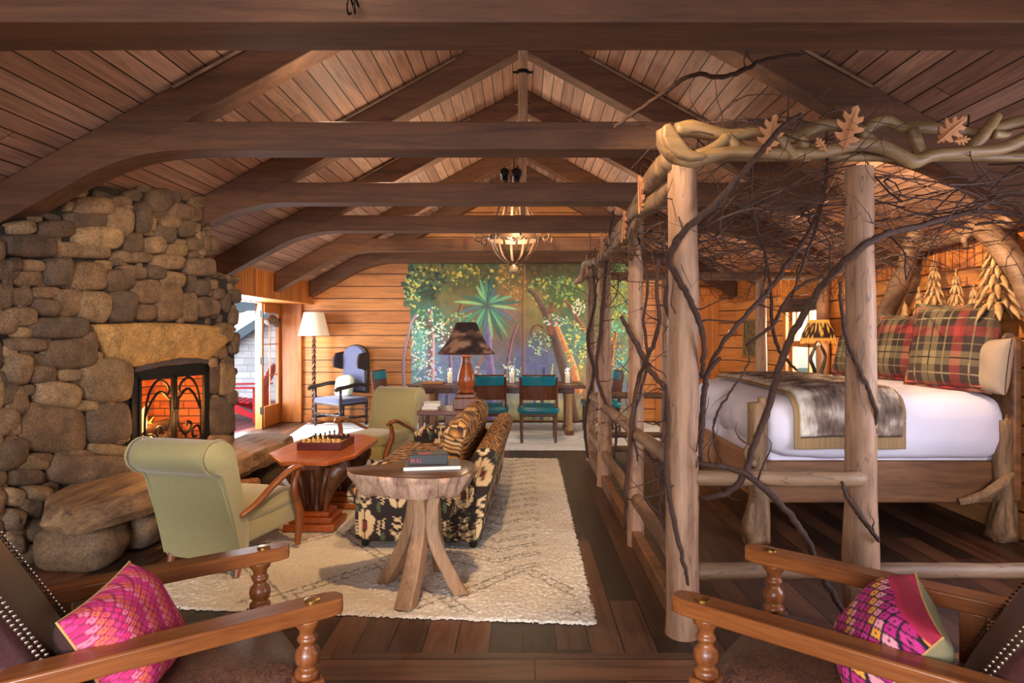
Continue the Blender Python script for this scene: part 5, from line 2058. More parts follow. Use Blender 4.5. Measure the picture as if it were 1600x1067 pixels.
# ------------------------------------------------------------------ chandelier
M_chand = plain('brown_iron', S(84, 60, 42), .45, .3, .2, .1, 60)
cx_, cy_ = -.12, 8.5
cz0 = 2.47
cn = thing('chandelier', 'black iron basket chandelier hanging before the mural', 'chandelier', (cx_, cy_, cz0))
for k in range(12):
    a = 2 * pi * k / 12 + .13
    prof = [(.05, .0), (.16, .05), (.26, .15), (.325, .28), (.34, .36), (.30, .55), (.22, .75), (.14, .95), (.09, 1.12)]
    pts = cr([Vector((r * cos(a), r * sin(a), z)) for r, z in prof], 4)
    mb = MB()
    sdir = Vector((-sin(a), cos(a), 0))
    vs, fs = [], []
    for q in pts:
        rad = Vector((cos(a), sin(a), 0))
        for (s_, t_) in ((-1, -1), (1, -1), (1, 1), (-1, 1)):
            vs.append(q + sdir * (.016 * s_) + rad * (.004 * t_))
    for i in range(len(pts) - 1):
        for j in range(4):
            fs.append((i * 4 + j, i * 4 + (j + 1) % 4, i * 4 + 4 + (j + 1) % 4, i * 4 + 4 + j))
    mb.add(vs, fs).build('iron_strap', M_chand, cn, smooth=False)
for r, z, w_ in ((.335, .33, .03), (.12, 1.0, .02), (.07, .01, .02)):
    MB().lathe([(r - .006, z - w_), (r + .008, z - w_), (r + .008, z + w_), (r - .006, z + w_), (r - .006, z - w_)], 36, caps=False).build('iron_ring', M_chand, cn)
for k in range(8):
    a = 2 * pi * k / 8 + .25
    R_ = Matrix.Rotation(a, 4, 'Z')
    MB().tube(cr([(.33, 0, .34), (.40, 0, .36), (.46, 0, .39), (.52, 0, .37), (.52, 0, .30), (.47, 0, .27), (.44, 0, .31), (.46, 0, .33)], 5), .011, 6, R_).build('hooked_arm', M_chand, cn)
MB().lathe([(.02, -.01), (.025, -.02), (.035, -.03), (.058, -.055), (.064, -.085), (.055, -.115), (.03, -.135), (.0005, -.14)], 20).build('glass_finial', plain('glass_ball', S(120, 100, 80), .08, 0, .03), cn)
MB().tube([(0, 0, 1.1), (0, 0, RIDGE - cz0 - .02)], .012, 8).build('hanging_rod', M_chand, cn)
MB().lathe([(.09, 1.1), (.095, 1.12), (.03, 1.18), (.012, 1.25)], 16).build('crown', M_chand, cn)
mb = MB()
for k in range(4):
    a = pi / 2 * k + .4
    mb.ball((.1 * cos(a), .1 * sin(a), .42), .03, 10, 8)
    mb2 = MB().tube([(.1 * cos(a), .1 * sin(a), .40), (.1 * cos(a), .1 * sin(a), .34), (0, 0, .30)], .01, 6)
    mb2.build('lamp_arm', M_chand, cn)
    MB().ball((.1 * cos(a), .1 * sin(a), .44), .032, 10, 8).build('bulb', M_lit, cn)
point('chandelier_light', (cx_, cy_, cz0 + .42), 70, WARM2, .1)

# ------------------------------------------------------------------ picture and round fitting on the right end
pic = thing('picture', 'small dark framed picture on the right wall beyond the bed', 'picture', (XR - .012, 10.45, 1.15))
MB().box(-.02, .01, -.31, .31, 0, .03).box(-.02, .01, -.31, .31, .60, .63).box(-.02, .01, -.31, -.28, 0, .63).box(-.02, .01, .28, .31, 0, .63).build('picture_frame', plain('gilt', S(150, 116, 60), .4, .3, .2), pic, bevel=.003)
t = NT('old_painting')
f = t.noise(t.coord((1, 2, 2)), 5, 5, .6)
t.base(t.ramp(f, [(.3, S(40, 40, 30)), (.55, S(92, 86, 60)), (.75, S(160, 140, 96))]))
t.set(Roughness=.4)
MB().box(-.008, .008, -.28, .28, .03, .60).build('canvas', t.m, pic)
wk = thing('wall_fitting', 'small round cream fitting on the back wall left of the picture', 'wall fitting', (3.615, YB - .0, 1.56))
MB().ball((0, -.06, 0), .05, 14, 10).build('globe', M_white, wk)
MB().lathe([(.04, .0), (.04, .02), (.015, .03), (.015, .05)], 14, Matrix.Rotation(pi / 2, 4, 'X')).build('base', M_brass, wk)
# ================================================================== bed
bd = thing('bed', 'big log bed with white bedding under the branch canopy', 'bed', (2.7, 5.85, 0))
BX0, BX1, BY0, BY1 = 1.84, 3.62, 4.82, 6.88
M_bedwood = wood('bed_board', S(150, 100, 58), S(92, 56, 30), 'x', 5, 8, .5, .12, .2)
MB().box(BX0 - .05, BX1 + .04, BY0 - .01, BY0 + .06, .27, .585).build('side_rail', M_bedwood, bd, world=True, bevel=.012)
MB().box(BX0 - .05, BX1 + .04, BY1 - .06, BY1 + .01, .27, .585).build('side_rail', M_bedwood, bd, world=True, bevel=.012)
MB().box(BX0 - .06, BX0 + .0, BY0, BY1, .27, .585).build('foot_rail', wood('bed_board_along', S(196, 132, 72), S(128, 80, 42), 'y', 5, 8, .5, .12, .2), bd, world=True, bevel=.012)
mb = MB()
mb.tube(cr([(BX1 - .35, BY0 - .02, .285), (BX1 - .2, BY0 - .07, .34), (BX1 - .05, BY0 - .08, .45), (BX1 + .02, BY0 - .05, .52)], 5), [.03, .04, .04, .03], 8, rough=.3)
mb.build('branch_bracket', M_gnarl, bd, world=True)
# gnarled stump posts
for (x, y, sd) in ((1.735, 4.76, 1), (1.735, BY1 + .08, 2), (3.6, BY1 + .06, 4), (3.6, 4.8, 5)):
    h = 1.03 if x < 2 else .9
    mb = MB()
    pts = [(x, y, 0), (x - .02, y, .06), (x - .01, y, .16), (x, y, .3), (x, y, .5), (x + .005, y, .75), (x, y, h)]
    mb.tube(cr(pts, 4), [.085, .10, .088, .066, .062, .068, .066, .060], 14, rough=.38, seed=sd)
    mb.tube(cr([(x + .055, y - .01, .0), (x + .06, y - .02, .2), (x + .05, y, .5), (x + .045, y, h - .2), (x + .04, y, h + .04)], 4), [.05, .035, .03, .035, .03], 9, rough=.35, seed=sd + 3)
    mb.tube(cr([(x - .05, y - .04, .02), (x - .07, y - .05, .12), (x - .04, y - .05, .3)], 4), [.05, .05, .02], 9, rough=.4, seed=sd + 6)
    if x < 2:
        mb.tube(cr([(x - .02, y - .05, .58), (x - .08, y - .07, .62), (x - .10, y - .07, .68), (x - .06, y - .06, .73)], 4), [.03, .03, .025, .015], 8, rough=.3)
    mb.build('stump_post', M_gnarl, bd, world=True, angle=180)


def bedwarp(p):
    # crown the bedding a little and let its foot corner round off
    q = Vector(p)
    q.z += .03 * (1 - ((q.y - 5.85) / 1.05) ** 2) + .006 * nz(q.x * 5, q.y * 5, 1)
    f = max(0.0, min(1.0, (1.04 - q.z) / .22))
    f = f * f * (3 - 2 * f)
    q.y += f * (.012 * nz(q.x * 7, 3, q.z * 2) + .012) * (-1 if q.y < 5.85 else 1)
    if q.x < 2.2:
        q.x += f * .02 * nz(q.y * 4, 5, q.z * 3)
    k = max(0, (2.3 - q.x) / .4)
    q.z -= (.05 - .07 * f) * min(1, k)
    return q


MB().box(BX0 + .02, BX1, BY0 + .04, BY1 - .04, .42, .72).build('box_spring', M_sheet, bd, world=True, bevel=.03)
MB().rbox(((BX0 + BX1) / 2, 5.85, .835), (BX1 - BX0 + .04, BY1 - BY0 + .12, .51), .16, .07, None, 0, bedwarp).build('duvet', M_sheet, bd, world=True, angle=180)
mb = MB()
mb.box(BX1 + .0, BX1 + .07, BY0 - .1, BY1 - .02, .3, 1.52)
mb.build('headboard_panel', M_bedwood, bd, world=True, bevel=.02)
mb = MB().tube(cr([(BX1 + .01, BY0 - .05, 1.50), (BX1, 5.4, 1.55), (BX1, 6.2, 1.53), (BX1 + .01, BY1 + .05, 1.50)], 5), [.05, .06, .06, .05], 10, rough=.2)
mb.build('headboard_log', M_peeledy, bd, world=True)


def carved_pine(y, z0, z1, wd, seed, zb=1.48):
    """carved pine standing on the headboard: trunk and rings of drooping boughs"""
    mb = MB()
    x = BX1 - .03
    H = z1 - z0
    mb.tube([(x, y, zb), (x, y, z0 + H * .6), (x, y + .005, z1)], [.026, .018, .006], 8)
    tiers = max(6, int(H / .075))
    for k in range(tiers):
        f = (k + .2) / tiers
        zz = z0 + H * (.06 + .90 * f)
        reach = wd * (1 - f) ** .85 + .018
        for q in range(8):
            az = 2 * pi * (q + .5 * (k % 2)) / 8
            j = nz(seed + k * 1.7, q * 3.1)
            r = reach * (1 + .3 * j)
            dx, dy = cos(az) * .6, sin(az)
            w_ = .008 + r * .06
            pts = cr([(x, y, zz + .03), (x + dx * r * .5, y + dy * r * .5, zz + .012), (x + dx * r * .9, y + dy * r * .9, zz - .02 - .16 * r), (x + dx * r * 1.12, y + dy * r * 1.12, zz - .04 - .34 * r)], 4)
            mb.tube(pts, [.006, w_, w_ * 1.2, .003], 7, flat=.6)
    return mb


for k, (px, py0, py1, wpx) in enumerate(((1465, 495, 398, 24), (1500, 503, 420, 22), (1528, 498, 443, 17), (1563, 500, 345, 34), (1441, 490, 448, 11), (1419, 508, 470, 9))):
    tt = (px - 817) / 1000
    d = BX1 / tt
    zt = CAM_H - (py1 - 520) / 1000 * d
    o = carved_pine(d, 1.70 if px == 1563 else 1.5, zt, wpx * d / 1000 * 1.15, k * 5.1).build('carved_pine', M_leaf if False else wood('carved_pine_wood', S(226, 188, 134), S(170, 122, 74), 'z', 7, 6, .6, .25), bd, world=True, angle=180)

# fur throw: a sheet lying over the bed and hanging down its near side
th = thing('fur_throw', 'grey brown fur throw with a tan border across the foot of the bed', 'throw', (2.4, 5.6, 1.0))
TX0, TX1 = 2.0, 2.83


def bedtop(x, y):
    return 1.09 + .03 * (1 - ((y - 5.85) / 1.05) ** 2) + .006 * nz(x * 5, y * 5, 1) - .05 * min(1, max(0, (2.3 - x) / .4)) + .008


def throwline(s):
    """profile from the hanging near hem, over the rounded edge, to the far side"""
    ye, r = 4.752, .17
    if s < .255:
        return ye - .022, .69 + s
    a = min(1.0, (s - .255) / (.5 * pi * r)) * pi / 2
    if s < .255 + .5 * pi * r:
        return ye - .022 + (r + .022) * (1 - cos(a)), .945 + r * sin(a) + .003 * a
    y = ye + r + (s - .255 - .5 * pi * r)
    return y, 1.118


SL = .30 + .5 * pi * .17 + 1.72


def furcol(p, u, s):
    if s < .085 or u < .055 or u > .965:
        k = .8 + .3 * nz(u * 160, 2, s * 2)
        return tuple(c * k for c in S(176, 140, 96))
    if s < .10:
        return S(36, 28, 26)
    k = nz(p.x * 8, p.y * 8, p.z * 8) * .8 + .35 * nz(p.x * 60, p.y * 14, p.z * 14) + .2 * nz(p.x * 24, p.y * 24, p.z * 24)
    if u < .20:
        k += 1.0 * (1 - u / .20) + .15
    k = max(0, min(1, .42 + k * .75))
    A_, B_, C_ = S(70, 54, 48), S(142, 118, 102), S(232, 218, 200)
    if k < .5:
        return tuple(x_ + (y_ - x_) * k * 2 for x_, y_ in zip(A_, B_))
    return tuple(x_ + (y_ - x_) * (k * 2 - 1) for x_, y_ in zip(B_, C_))


mb = MB()
nu, nv = 90, 190
rr = random.Random(5)
vs, cols, fs = [], [], []
for lay in (0, 1):
    for i in range(nu + 1):
        for j in range(nv + 1):
            u, s = i / nu, SL * j / nv
            x = TX0 + (TX1 - TX0) * u
            y, z = throwline(s)
            fold = .014 * sin(u * 9 + 1) * max(0, 1 - s / .5)
            zz = z + (bedtop(x, y) - 1.105 if s > .57 else (bedtop(x, y) - 1.105) * s / .57)
            out = Vector((0, -1, .15)) if s < .3 else Vector((0, -max(0, 1 - (s - .3) / .27), 1))
            f = (.022 + rr.uniform(-.006, .008)) * (0 if lay else 1)
            if s < .10 or u < .05 or u > .97:
                f *= .4
            p = Vector((x, y - fold, zz)) + out.normalized() * f
            vs.append(p)
            cols.append(furcol(p, u, s))
    b = lay * (nu + 1) * (nv + 1)
    for i in range(nu):
        for j in range(nv):
            q = b + i * (nv + 1) + j
            fs.append((q, q + nv + 1, q + nv + 2, q + 1) if not lay else (q, q + 1, q + nv + 2, q + nv + 1))
N1 = (nu + 1) * (nv + 1)
rim = [i * (nv + 1) for i in range(nu)] + [nu * (nv + 1) + j for j in range(nv)] + [(i + 1) * (nv + 1) - 1 for i in range(nu, 0, -1)] + [j for j in range(nv, 0, -1)]
for k in range(len(rim)):
    a, b = rim[k], rim[(k + 1) % len(rim)]
    fs.append((a, b, N1 + b, N1 + a))
mb.v, mb.f, mb.c = vs, fs, cols
mb.build('fur', M_rug, th, world=True, angle=180)


# pillows
def plaid(a, b):
    """woven tartan: warp and weft bands in metres"""
    def band(t_):
        t_ = t_ % .44
        if t_ < .08:
            return 'r'
        if t_ < .21:
            return 'd'
        if t_ < .32:
            return 't'
        return 'k'
    C_ = {'r': S(150, 50, 46), 'd': S(64, 48, 40), 't': S(132, 116, 82), 'k': S(42, 31, 28)}
    ca, cb = C_[band(a)], C_[band(b + .05)]
    col = tuple((p_ + q_) / 2 for p_, q_ in zip(ca, cb))
    for t_, c_ in ((.265, S(36, 26, 24)), (.145, S(150, 130, 96)), (.38, S(132, 112, 82))):
        if abs((a % .44) - t_) < .0042 or abs(((b + .05) % .44) - t_) < .0042:
            col = c_
    return col


def euro(label, loc, rz, tilt, size, paint, mat_, cat='pillow', thick=.2, flange=.03, trim=None, group='pillows on the bed', name='pillow', dark=None):
    c = thing(name, label, cat, loc, rz, group)
    R = Matrix.Rotation(tilt, 4, 'X')
    n = 110
    mb = MB()

    def surf(sgn):
        def f(u, v):
            x, z = (u - .5) * 2, (v - .5) * 2
            e = (max(0, 1 - x ** 4) * max(0, 1 - z ** 4)) ** .55
            sag = .06 * (1 - abs(x)) ** 1.2 * (z > 0) * z
            return Vector((x * size / 2 * (1 - .04 * (1 - z * z)), sgn * (thick / 2 * e + .004), (z * (1 - .03 * (1 - x * x)) - sag) * size / 2 + size / 2))
        return f
    mb.grid(surf(-1), n, n)
    mb.grid(surf(1), n, n)
    cols = [paint(v.x + 3, v.z) for v in mb.v]
    mb.v = [R @ v for v in mb.v]
    mb.c = cols
    mb.build('case', mat_, c, angle=180)
    if trim:
        f = surf(0)
        ring = [f(k / 16, 0) for k in range(16)] + [f(1, k / 16) for k in range(16)] + [f(1 - k / 16, 1) for k in range(16)] + [f(0, 1 - k / 16) for k in range(17)]
        ctr = Vector((0, 0, size / 2))
        MB().tube([R @ (ctr + (q - ctr) * .955 + Vector((0, -.028, 0))) for q in ring], .006, 6, caps=False).build('piping', trim, c)
        # soft ruffled flange
        vs, fs = [], []
        m = len(ring)
        for k, q in enumerate(ring):
            o_ = (q - ctr)
            wv = .012 * sin(k * 1.3)
            for (s_, y_) in ((.97, -.006), (1.09, wv - .004), (1.09, wv + .004), (.97, .006)):
                vs.append(R @ (ctr + o_ * s_ + Vector((0, y_, 0))))
        for k in range(m - 1):
            for j in range(4):
                fs.append((k * 4 + j, k * 4 + (j + 1) % 4, k * 4 + 4 + (j + 1) % 4, k * 4 + 4 + j))
        b = MB().add(vs, fs)
        b.c = [paint(v.x + 3.1, v.z) for v in vs]
        b.build('flange', M_fabric, c, angle=180)
    return c


M_pipe = plain('rose_piping', S(190, 110, 86), .7)
ZT = 1.125
# local -y is the face; turn it toward the foot of the bed (-x) and slightly to the camera
euro('red and olive tartan pillow nearest the camera, largest of the three', (3.34, 5.07, ZT + .0), radians(-69), radians(-13), .66, plaid, M_fabric, trim=M_pipe)
euro('red and olive tartan pillow, middle one behind the log post', (3.36, 5.74, ZT + .02), radians(-72), radians(-15), .58, plaid, M_fabric, trim=M_pipe)
euro('red and olive tartan pillow farthest along the bed beside the bedside lamp', (3.33, 6.46, ZT), radians(-76), radians(-16), .56, plaid, M_fabric, trim=M_pipe)
wht = lambda a, b: S(172, 148, 126)
euro('plain cream pillow leaning on the headboard at the near corner', (3.48, 4.86, ZT - .03), radians(-84), radians(-8), .42, wht, M_fabric, thick=.18)

# ------------------------------------------------------------------ nightstand and antler lamp
ns = thing('nightstand', 'wooden nightstand hidden behind the far side of the bed under the antler lamp', 'nightstand', (3.42, 7.45, 0))
MB().box(-.26, .26, -.24, .24, .66, .70).build('top', M_bedwood, ns, bevel=.008)
MB().box(-.23, .23, -.21, .21, .42, .66).build('drawer_case', M_bedwood, ns, bevel=.005)
for x in (-.21, .21):
    for y in (-.19, .19):
        MB().box(x - .025, x + .025, y - .025, y + .025, 0, .66).build('leg', M_bedwood, ns, bevel=.004)
al = thing('antler_lamp', 'bedside lamp with a black antler base and fringed glowing shade', 'lamp', (3.44, 7.45, .70))
mb = MB()
mb.tube(cr([(-.10, 0, 0), (-.08, 0, .12), (-.02, .02, .25), (-.05, .0, .42), (-.09, 0, .55), (-.04, 0, .68), (.0, 0, .78)], 6), [.022, .024, .02, .022, .02, .018, .014], 8)
mb.tube(cr([(.10, 0, 0), (.07, 0, .14), (.0, -.02, .27), (.05, 0, .45), (.08, 0, .58), (.03, 0, .70), (0, 0, .78)], 6), [.022, .022, .02, .02, .018, .016, .012], 8)
for (a, b, c_) in (((-.02, .02, .25), (-.12, 0, .30), (-.17, 0, .38)), ((.0, -.02, .27), (.10, 0, .33), (.18, 0, .38)), ((-.08, 0, .12), (-.14, .02, .2), (-.13, .02, .28)), ((.07, 0, .14), (.13, .02, .2), (.11, .02, .3)), ((-.02, 0, .2), (.02, -.06, .26), (.0, -.1, .34)), ((0, 0, .22), (-.04, .05, .3), (-.05, .09, .36))):
    mb.tube(cr([a, b, c_], 5), [.015, .012, .004], 7)
mb.build('antler_base', M_black, al)


def fringe(p):
    k = nz(atan2(p.y, p.x) * 7, p.z * 16) + .4 * nz(atan2(p.y, p.x) * 23, p.z * 50)
    mid = .80 < p.z < .97
    return S(44, 24, 18) if (k > -.18 and mid) else S(226, 160, 70)


t = NT('fringed_shade')
a_ = t.n('ShaderNodeAttribute', attribute_name='Col')
t.l(a_.outputs['Color'], t.b.inputs['Base Color'])
t.l(a_.outputs['Color'], t.b.inputs['Emission Color'])
t.b.inputs['Emission Strength'].default_value = .7
t.set(Roughness=.8)
M_fringe = t.m
MB().lathe([(.19, .76), (.19, .775), (.185, .80), (.175, .84), (.15, .90), (.125, .95), (.118, .985), (.115, 1.0)], 72, caps=False).build('lamp_shade', M_fringe, al, paint=fringe)
MB().tube([(0, 0, .77), (0, 0, 1.0)], .005, 6).build('harp', M_brass, al)
mb = MB()
rr = random.Random(9)
for k in range(70):
    a = 2 * pi * k / 70
    r0 = .19 + rr.uniform(-.003, .004)
    mb.tube([(r0 * cos(a), r0 * sin(a), .775), ((r0 + .006) * cos(a), (r0 + .006) * sin(a), .735 - rr.uniform(0, .015))], .004, 4)
mb.build('fringe', plain('amber_fringe', S(206, 140, 62), .8), al)
MB().ball((0, 0, .86), .035, 10, 8).build('bulb', M_lit, al)
point('antler_lamp_light', (3.44, 7.45, 1.42), 9, WARM, .05)
point('antler_lamp_light', (3.44, 7.45, 1.60), 10, WARM, .06)

# ================================================================== canopy of peeled logs and branches
cpy = thing('bed_canopy', 'canopy frame of peeled log posts, rails and carved branches around the bed', 'bed canopy', (2.2, 5.5, 0))
PX = .822
POSTS = [(PX, 3.30, .079, 2.42, .0), (1.735, 3.30, .073, 2.40, .4), (PX + .005, 4.68, .056, 2.36, 1.1), (PX + .005, 6.48, .068, 2.30, 2.3), (PX + .01, 7.78, .056, 2.26, 3.1),
         (1.72, 7.78, .044, 2.24, 4.2), (2.90, 7.78, .066, 2.24, 5.5), (3.62, 7.72, .075, 2.24, 6.1), (2.95, 3.30, .075, 2.40, 7.7)]
for (x, y, r, zt, sd) in POSTS:
    n = 22
    pts, rad = [], []
    for i in range(n + 1):
        f = i / n
        pts.append((x + .012 * nz(sd, f * 2.2), y + .012 * nz(sd + 9, f * 2.2), zt * f))
        rad.append(r * (1.10 - .16 * f + .05 * nz(sd * 3, f * 5) + (.04 if i == 0 else 0)))
    if sd == .4:
        rad = [q * (1 + .22 * max(0, 1 - abs(i / n - .16) / .14)) for i, q in enumerate(rad)]
    MB().tube(pts, rad, 16, rough=.06, seed=sd).build('log_post', M_peeled, cpy, world=True, angle=60)


def rail(a, b, r, m, nm='log_rail', tip=True):
    a, b = Vector(a), Vector(b)
    d = (b - a)
    n = 10
    pts = [a + d * (i / n) for i in range(n + 1)]
    for i, p_ in enumerate(pts):
        p_.z += .006 * nz(i * .6, a.x * 3, a.y * 3)
    rad = [r * (1 + .07 * nz(i * .5, a.z * 5, a.y)) for i in range(n + 1)]
    if tip:
        pts = [pts[0] - d.normalized() * .03] + pts + [pts[-1] + d.normalized() * .03]
        rad = [r * .45] + rad + [r * .45]
    MB().tube(pts, rad, 12, rough=.05, seed=a.y).build(nm, m, cpy, world=True, angle=60)


rail((PX + .07, 3.27, .81), (1.70, 3.23, .81), .041, M_peeledx)
rail((PX + .07, 3.32, .315), (1.70, 3.32, .315), .044, M_peeledx)
rail((1.80, 3.32, .315), (2.9, 3.32, .315), .04, M_peeledx)
rail((PX, 3.37, .86), (PX + .0, 4.60, .82), .045, M_peeledy)
rail((PX, 3.37, .345), (PX + .0, 4.60, .345), .045, M_peeledy)
rail((PX, 4.76, .83), (PX, 6.40, .80), .046, M_peeledy)
rail((PX, 4.76, .34), (PX, 6.40, .33), .044, M_peeledy)
rail((PX, 6.57, .80), (PX, 7.70, .80), .05, M_peeledy)
rail((PX, 6.57, .34), (PX, 7.70, .34), .045, M_peeledy)
rail((PX + .06, 7.78, .79), (1.68, 7.78, .79), .04, M_peeledx)
rail((PX + .06, 7.78, .31), (1.68, 7.78, .31), .036, M_peeledx)
rail((PX + .06, 7.80, .14), (2.9, 7.80, .14), .04, M_peeledx)
o = MB().box(PX - .035, PX + .035, 3.36, 7.72, .0, .12).build('sill_board', M_bedwood, cpy, world=True, bevel=.01)
rail((PX + .05, 7.78, 2.24), (3.6, 7.76, 2.24), .05, M_peeledx, 'top_rail')
rail((3.62, 4.7, 2.38), (3.62, 7.7, 2.24), .06, M_peeledy, 'top_rail')

# carved branch work along the front top, drawn in (x across, z up) on the plane of the posts
DF = 3.28


def fp(px, py, off=0.0):
    return P(px, py, DF) + Vector((0, off, 0))


FRONT = [
    ([(1033, 205), (1038, 222), (1050, 240), (1072, 254), (1100, 249), (1135, 241), (1180, 240), (1225, 243), (1275, 241), (1330, 229), (1368, 231), (1398, 244), (1422, 255), (1450, 245), (1500, 240), (1548, 237), (1580, 226), (1605, 212), (1650, 190)], [.035, .05, .055, .05, .04, .034, .033, .034, .034, .036, .038, .038, .04, .036, .035, .034, .034, .034, .03], -.03),
    ([(1058, 203), (1080, 199), (1105, 204), (1140, 210), (1180, 206), (1215, 212), (1250, 212), (1285, 194), (1330, 196), (1350, 204), (1372, 189), (1392, 187), (1412, 197), (1450, 197), (1500, 203), (1535, 207), (1560, 199), (1600, 189), (1660, 180)], [.045, .05, .045, .036, .034, .034, .036, .034, .033, .036, .032, .032, .033, .031, .03, .032, .034, .036, .03], .02),
    ([(1345, 205), (1352, 214), (1362, 222), (1368, 232)], [.033, .034, .034, .03], .0),
    ([(1426, 200), (1430, 218), (1438, 236), (1446, 246)], [.03, .034, .034, .03], .0),
    ([(1502, 240), (1520, 226), (1536, 208), (1552, 186), (1556, 182)], [.034, .034, .034, .028, .024], -.02),
    ([(1545, 212), (1562, 214), (1572, 211)], [.028, .02, .012], -.03),
    ([(1090, 246), (1110, 236), (1128, 222), (1134, 213)], [.04, .034, .03, .03], -.01),
    ([(1134, 212), (1146, 226), (1156, 240)], [.032, .034, .03], .0),
    ([(1204, 218), (1216, 226), (1230, 244), (1236, 253)], [.022, .028, .026, .022], -.05),
    ([(1250, 214), (1257, 226), (1257, 244), (1258, 252)], [.03, .034, .034, .03], .0),
    ([(1040, 200), (1050, 216), (1066, 236), (1074, 246)], [.012, .016, .018, .02], -.06),
]
for pts, rad, off in FRONT:
    p3 = cr([fp(a, b, off) for a, b in pts], 4)
    MB().tube(p3, [q * .92 for q in rad], 12, rough=.14, seed=pts[0][0] * .01).build('carved_branch', M_drift, cpy, world=True, angle=180)
MB().tube([(PX + .05, DF + .08, 2.475), (3.0, DF + .08, 2.475)], .026, 10).build('top_rail', M_drift, cpy, world=True)

wp = [(1029, 206), (1036, 200), (1046, 203), (1056, 218), (1072, 240), (1100, 249), (1092, 256), (1072, 259), (1052, 252), (1036, 238), (1029, 222)]
w3 = [fp(a, b, 0) for a, b in wp]
MB().prism([(q.x, q.z) for q in w3], DF - .09, DF + .07, 'y').build('corner_block', M_drift, cpy, world=True, bevel=.018)

OAK = [(0, -.5), (.05, -.44), (.16, -.40), (.10, -.32), (.26, -.26), (.36, -.14), (.18, -.12), (.14, -.06), (.34, .04), (.42, .18), (.20, .12), (.15, .18), (.28, .30), (.26, .42), (.12, .34), (.08, .40), (.10, .54), (0, .62)]


def oak_leaf(ctr, size, rot, seed, asp=.62):
    pol = OAK + [(-x * (1 + .15 * nz(seed, y * 3)), y) for x, y in reversed(OAK[1:-1])]
    c_, s_ = cos(rot), sin(rot)
    th_ = .012
    n = len(pol)
    vs = []
    for side in (0, 1):
        for (x, y) in pol:
            x *= asp * 1.5
            q = Vector(((x * c_ - y * s_) * size, 0, (x * s_ + y * c_) * size))
            q.y = -.03 + side * th_ + .10 * abs(x) * size - .05 * y * size
            vs.append(ctr + q)
    fs = [tuple(range(n - 1, -1, -1)), tuple(range(n, 2 * n))] + [(i, (i + 1) % n, n + (i + 1) % n, n + i) for i in range(n)]
    mb = MB().add(vs, fs)
    sp = [ctr + Vector((-yy * s_ * size, -.034, yy * c_ * size)) for yy in (-.6, -.3, 0, .3, .55)]
    mb.tube(sp, [.006, .005, .004, .003, .001], 6)
    return mb


for (px, py, sz, ro, dd) in ((1190, 222, .17, -.25, -.09), (1309, 214, .20, -.3, -.09), (1462, 215, .16, -.85, -.09), (1268, 236, .07, .6, -.08), (1480, 229, .07, -1.4, -.08)):
    oak_leaf(fp(px, py, dd), sz, ro, px).build('oak_leaf', M_leaf, cpy, world=True, smooth=False)

# carved driftwood running back along the left top
SIDE = [
    ([(PX - .05, 3.26, 2.44), (PX - .05, 3.4, 2.44), (PX - .06, 3.9, 2.40), (PX - .02, 4.5, 2.40), (PX - .05, 5.2, 2.34), (PX - .02, 6.0, 2.33), (PX - .03, 6.8, 2.27), (PX - .05, 7.9, 2.26)], [.06, .075, .07, .065, .06, .06, .055, .06]),
    ([(PX + .02, 3.3, 2.36), (PX - .06, 3.7, 2.30), (PX - .09, 4.1, 2.32), (PX - .05, 4.6, 2.30), (PX - .06, 5.4, 2.26), (PX - .07, 6.1, 2.25), (PX - .03, 6.5, 2.22)], [.05, .055, .05, .045, .04, .04, .03]),
    ([(PX - .08, 4.0, 2.30), (PX - .10, 4.2, 2.22), (PX - .07, 4.45, 2.14), (PX - .05, 4.6, 2.08)], [.03, .03, .022, .014]),
    ([(PX - .05, 6.4, 2.26), (PX - .12, 7.0, 2.30), (PX - .10, 7.7, 2.22), (PX - .16, 8.0, 2.18)], [.04, .045, .05, .03]),
]
for pts, rad in SIDE:
    MB().tube(cr(pts, 6), rad, 12, rough=.3, seed=pts[0][1]).build('carved_branch', M_gnarl, cpy, world=True, angle=180)
for (y, z, sz, ro) in ((3.75, 2.36, .2, .2), (4.35, 2.27, .18, -.4), (5.6, 2.33, .2, .5), (6.9, 2.27, .2, -.2)):
    mb = oak_leaf(Vector((0, 0, 0)), sz, ro, y)
    mb.v = [Rz(pi / 2 * -1) @ v + Vector((PX - .11, y, z)) for v in mb.v]
    mb.build('oak_leaf', M_leaf, cpy, world=True, smooth=False)
# big crooked logs at the bed head
mb = MB().tube(cr([(3.56, 6.34, 1.50), (3.57, 6.28, 1.75), (3.55, 6.05, 1.98), (3.56, 5.92, 2.20), (3.57, 5.86, 2.38), (3.6, 5.8, 2.5)], 6), [.075, .085, .085, .08, .075, .06], 12, rough=.15)
mb.build('crooked_log', M_peeledy, cpy, world=True, angle=180)
mb = MB().tube(cr([(3.50, 5.0, 2.42), (3.50, 4.82, 2.30), (3.50, 4.62, 2.12), (3.5, 4.45, 1.9), (3.5, 4.3, 1.6)], 6), [.05, .08, .085, .085, .08], 12, rough=.15)
mb.tube(cr([(3.50, 4.9, 2.36), (3.42, 4.95, 2.28), (3.4, 4.9, 2.2)], 4), [.035, .03, .012], 8, rough=.3)
mb.build('crooked_log', M_peeledy, cpy, world=True, angle=180)

# ------------------------------------------------------------------ vines wound through the canopy
VG = 'vines wound through the canopy'


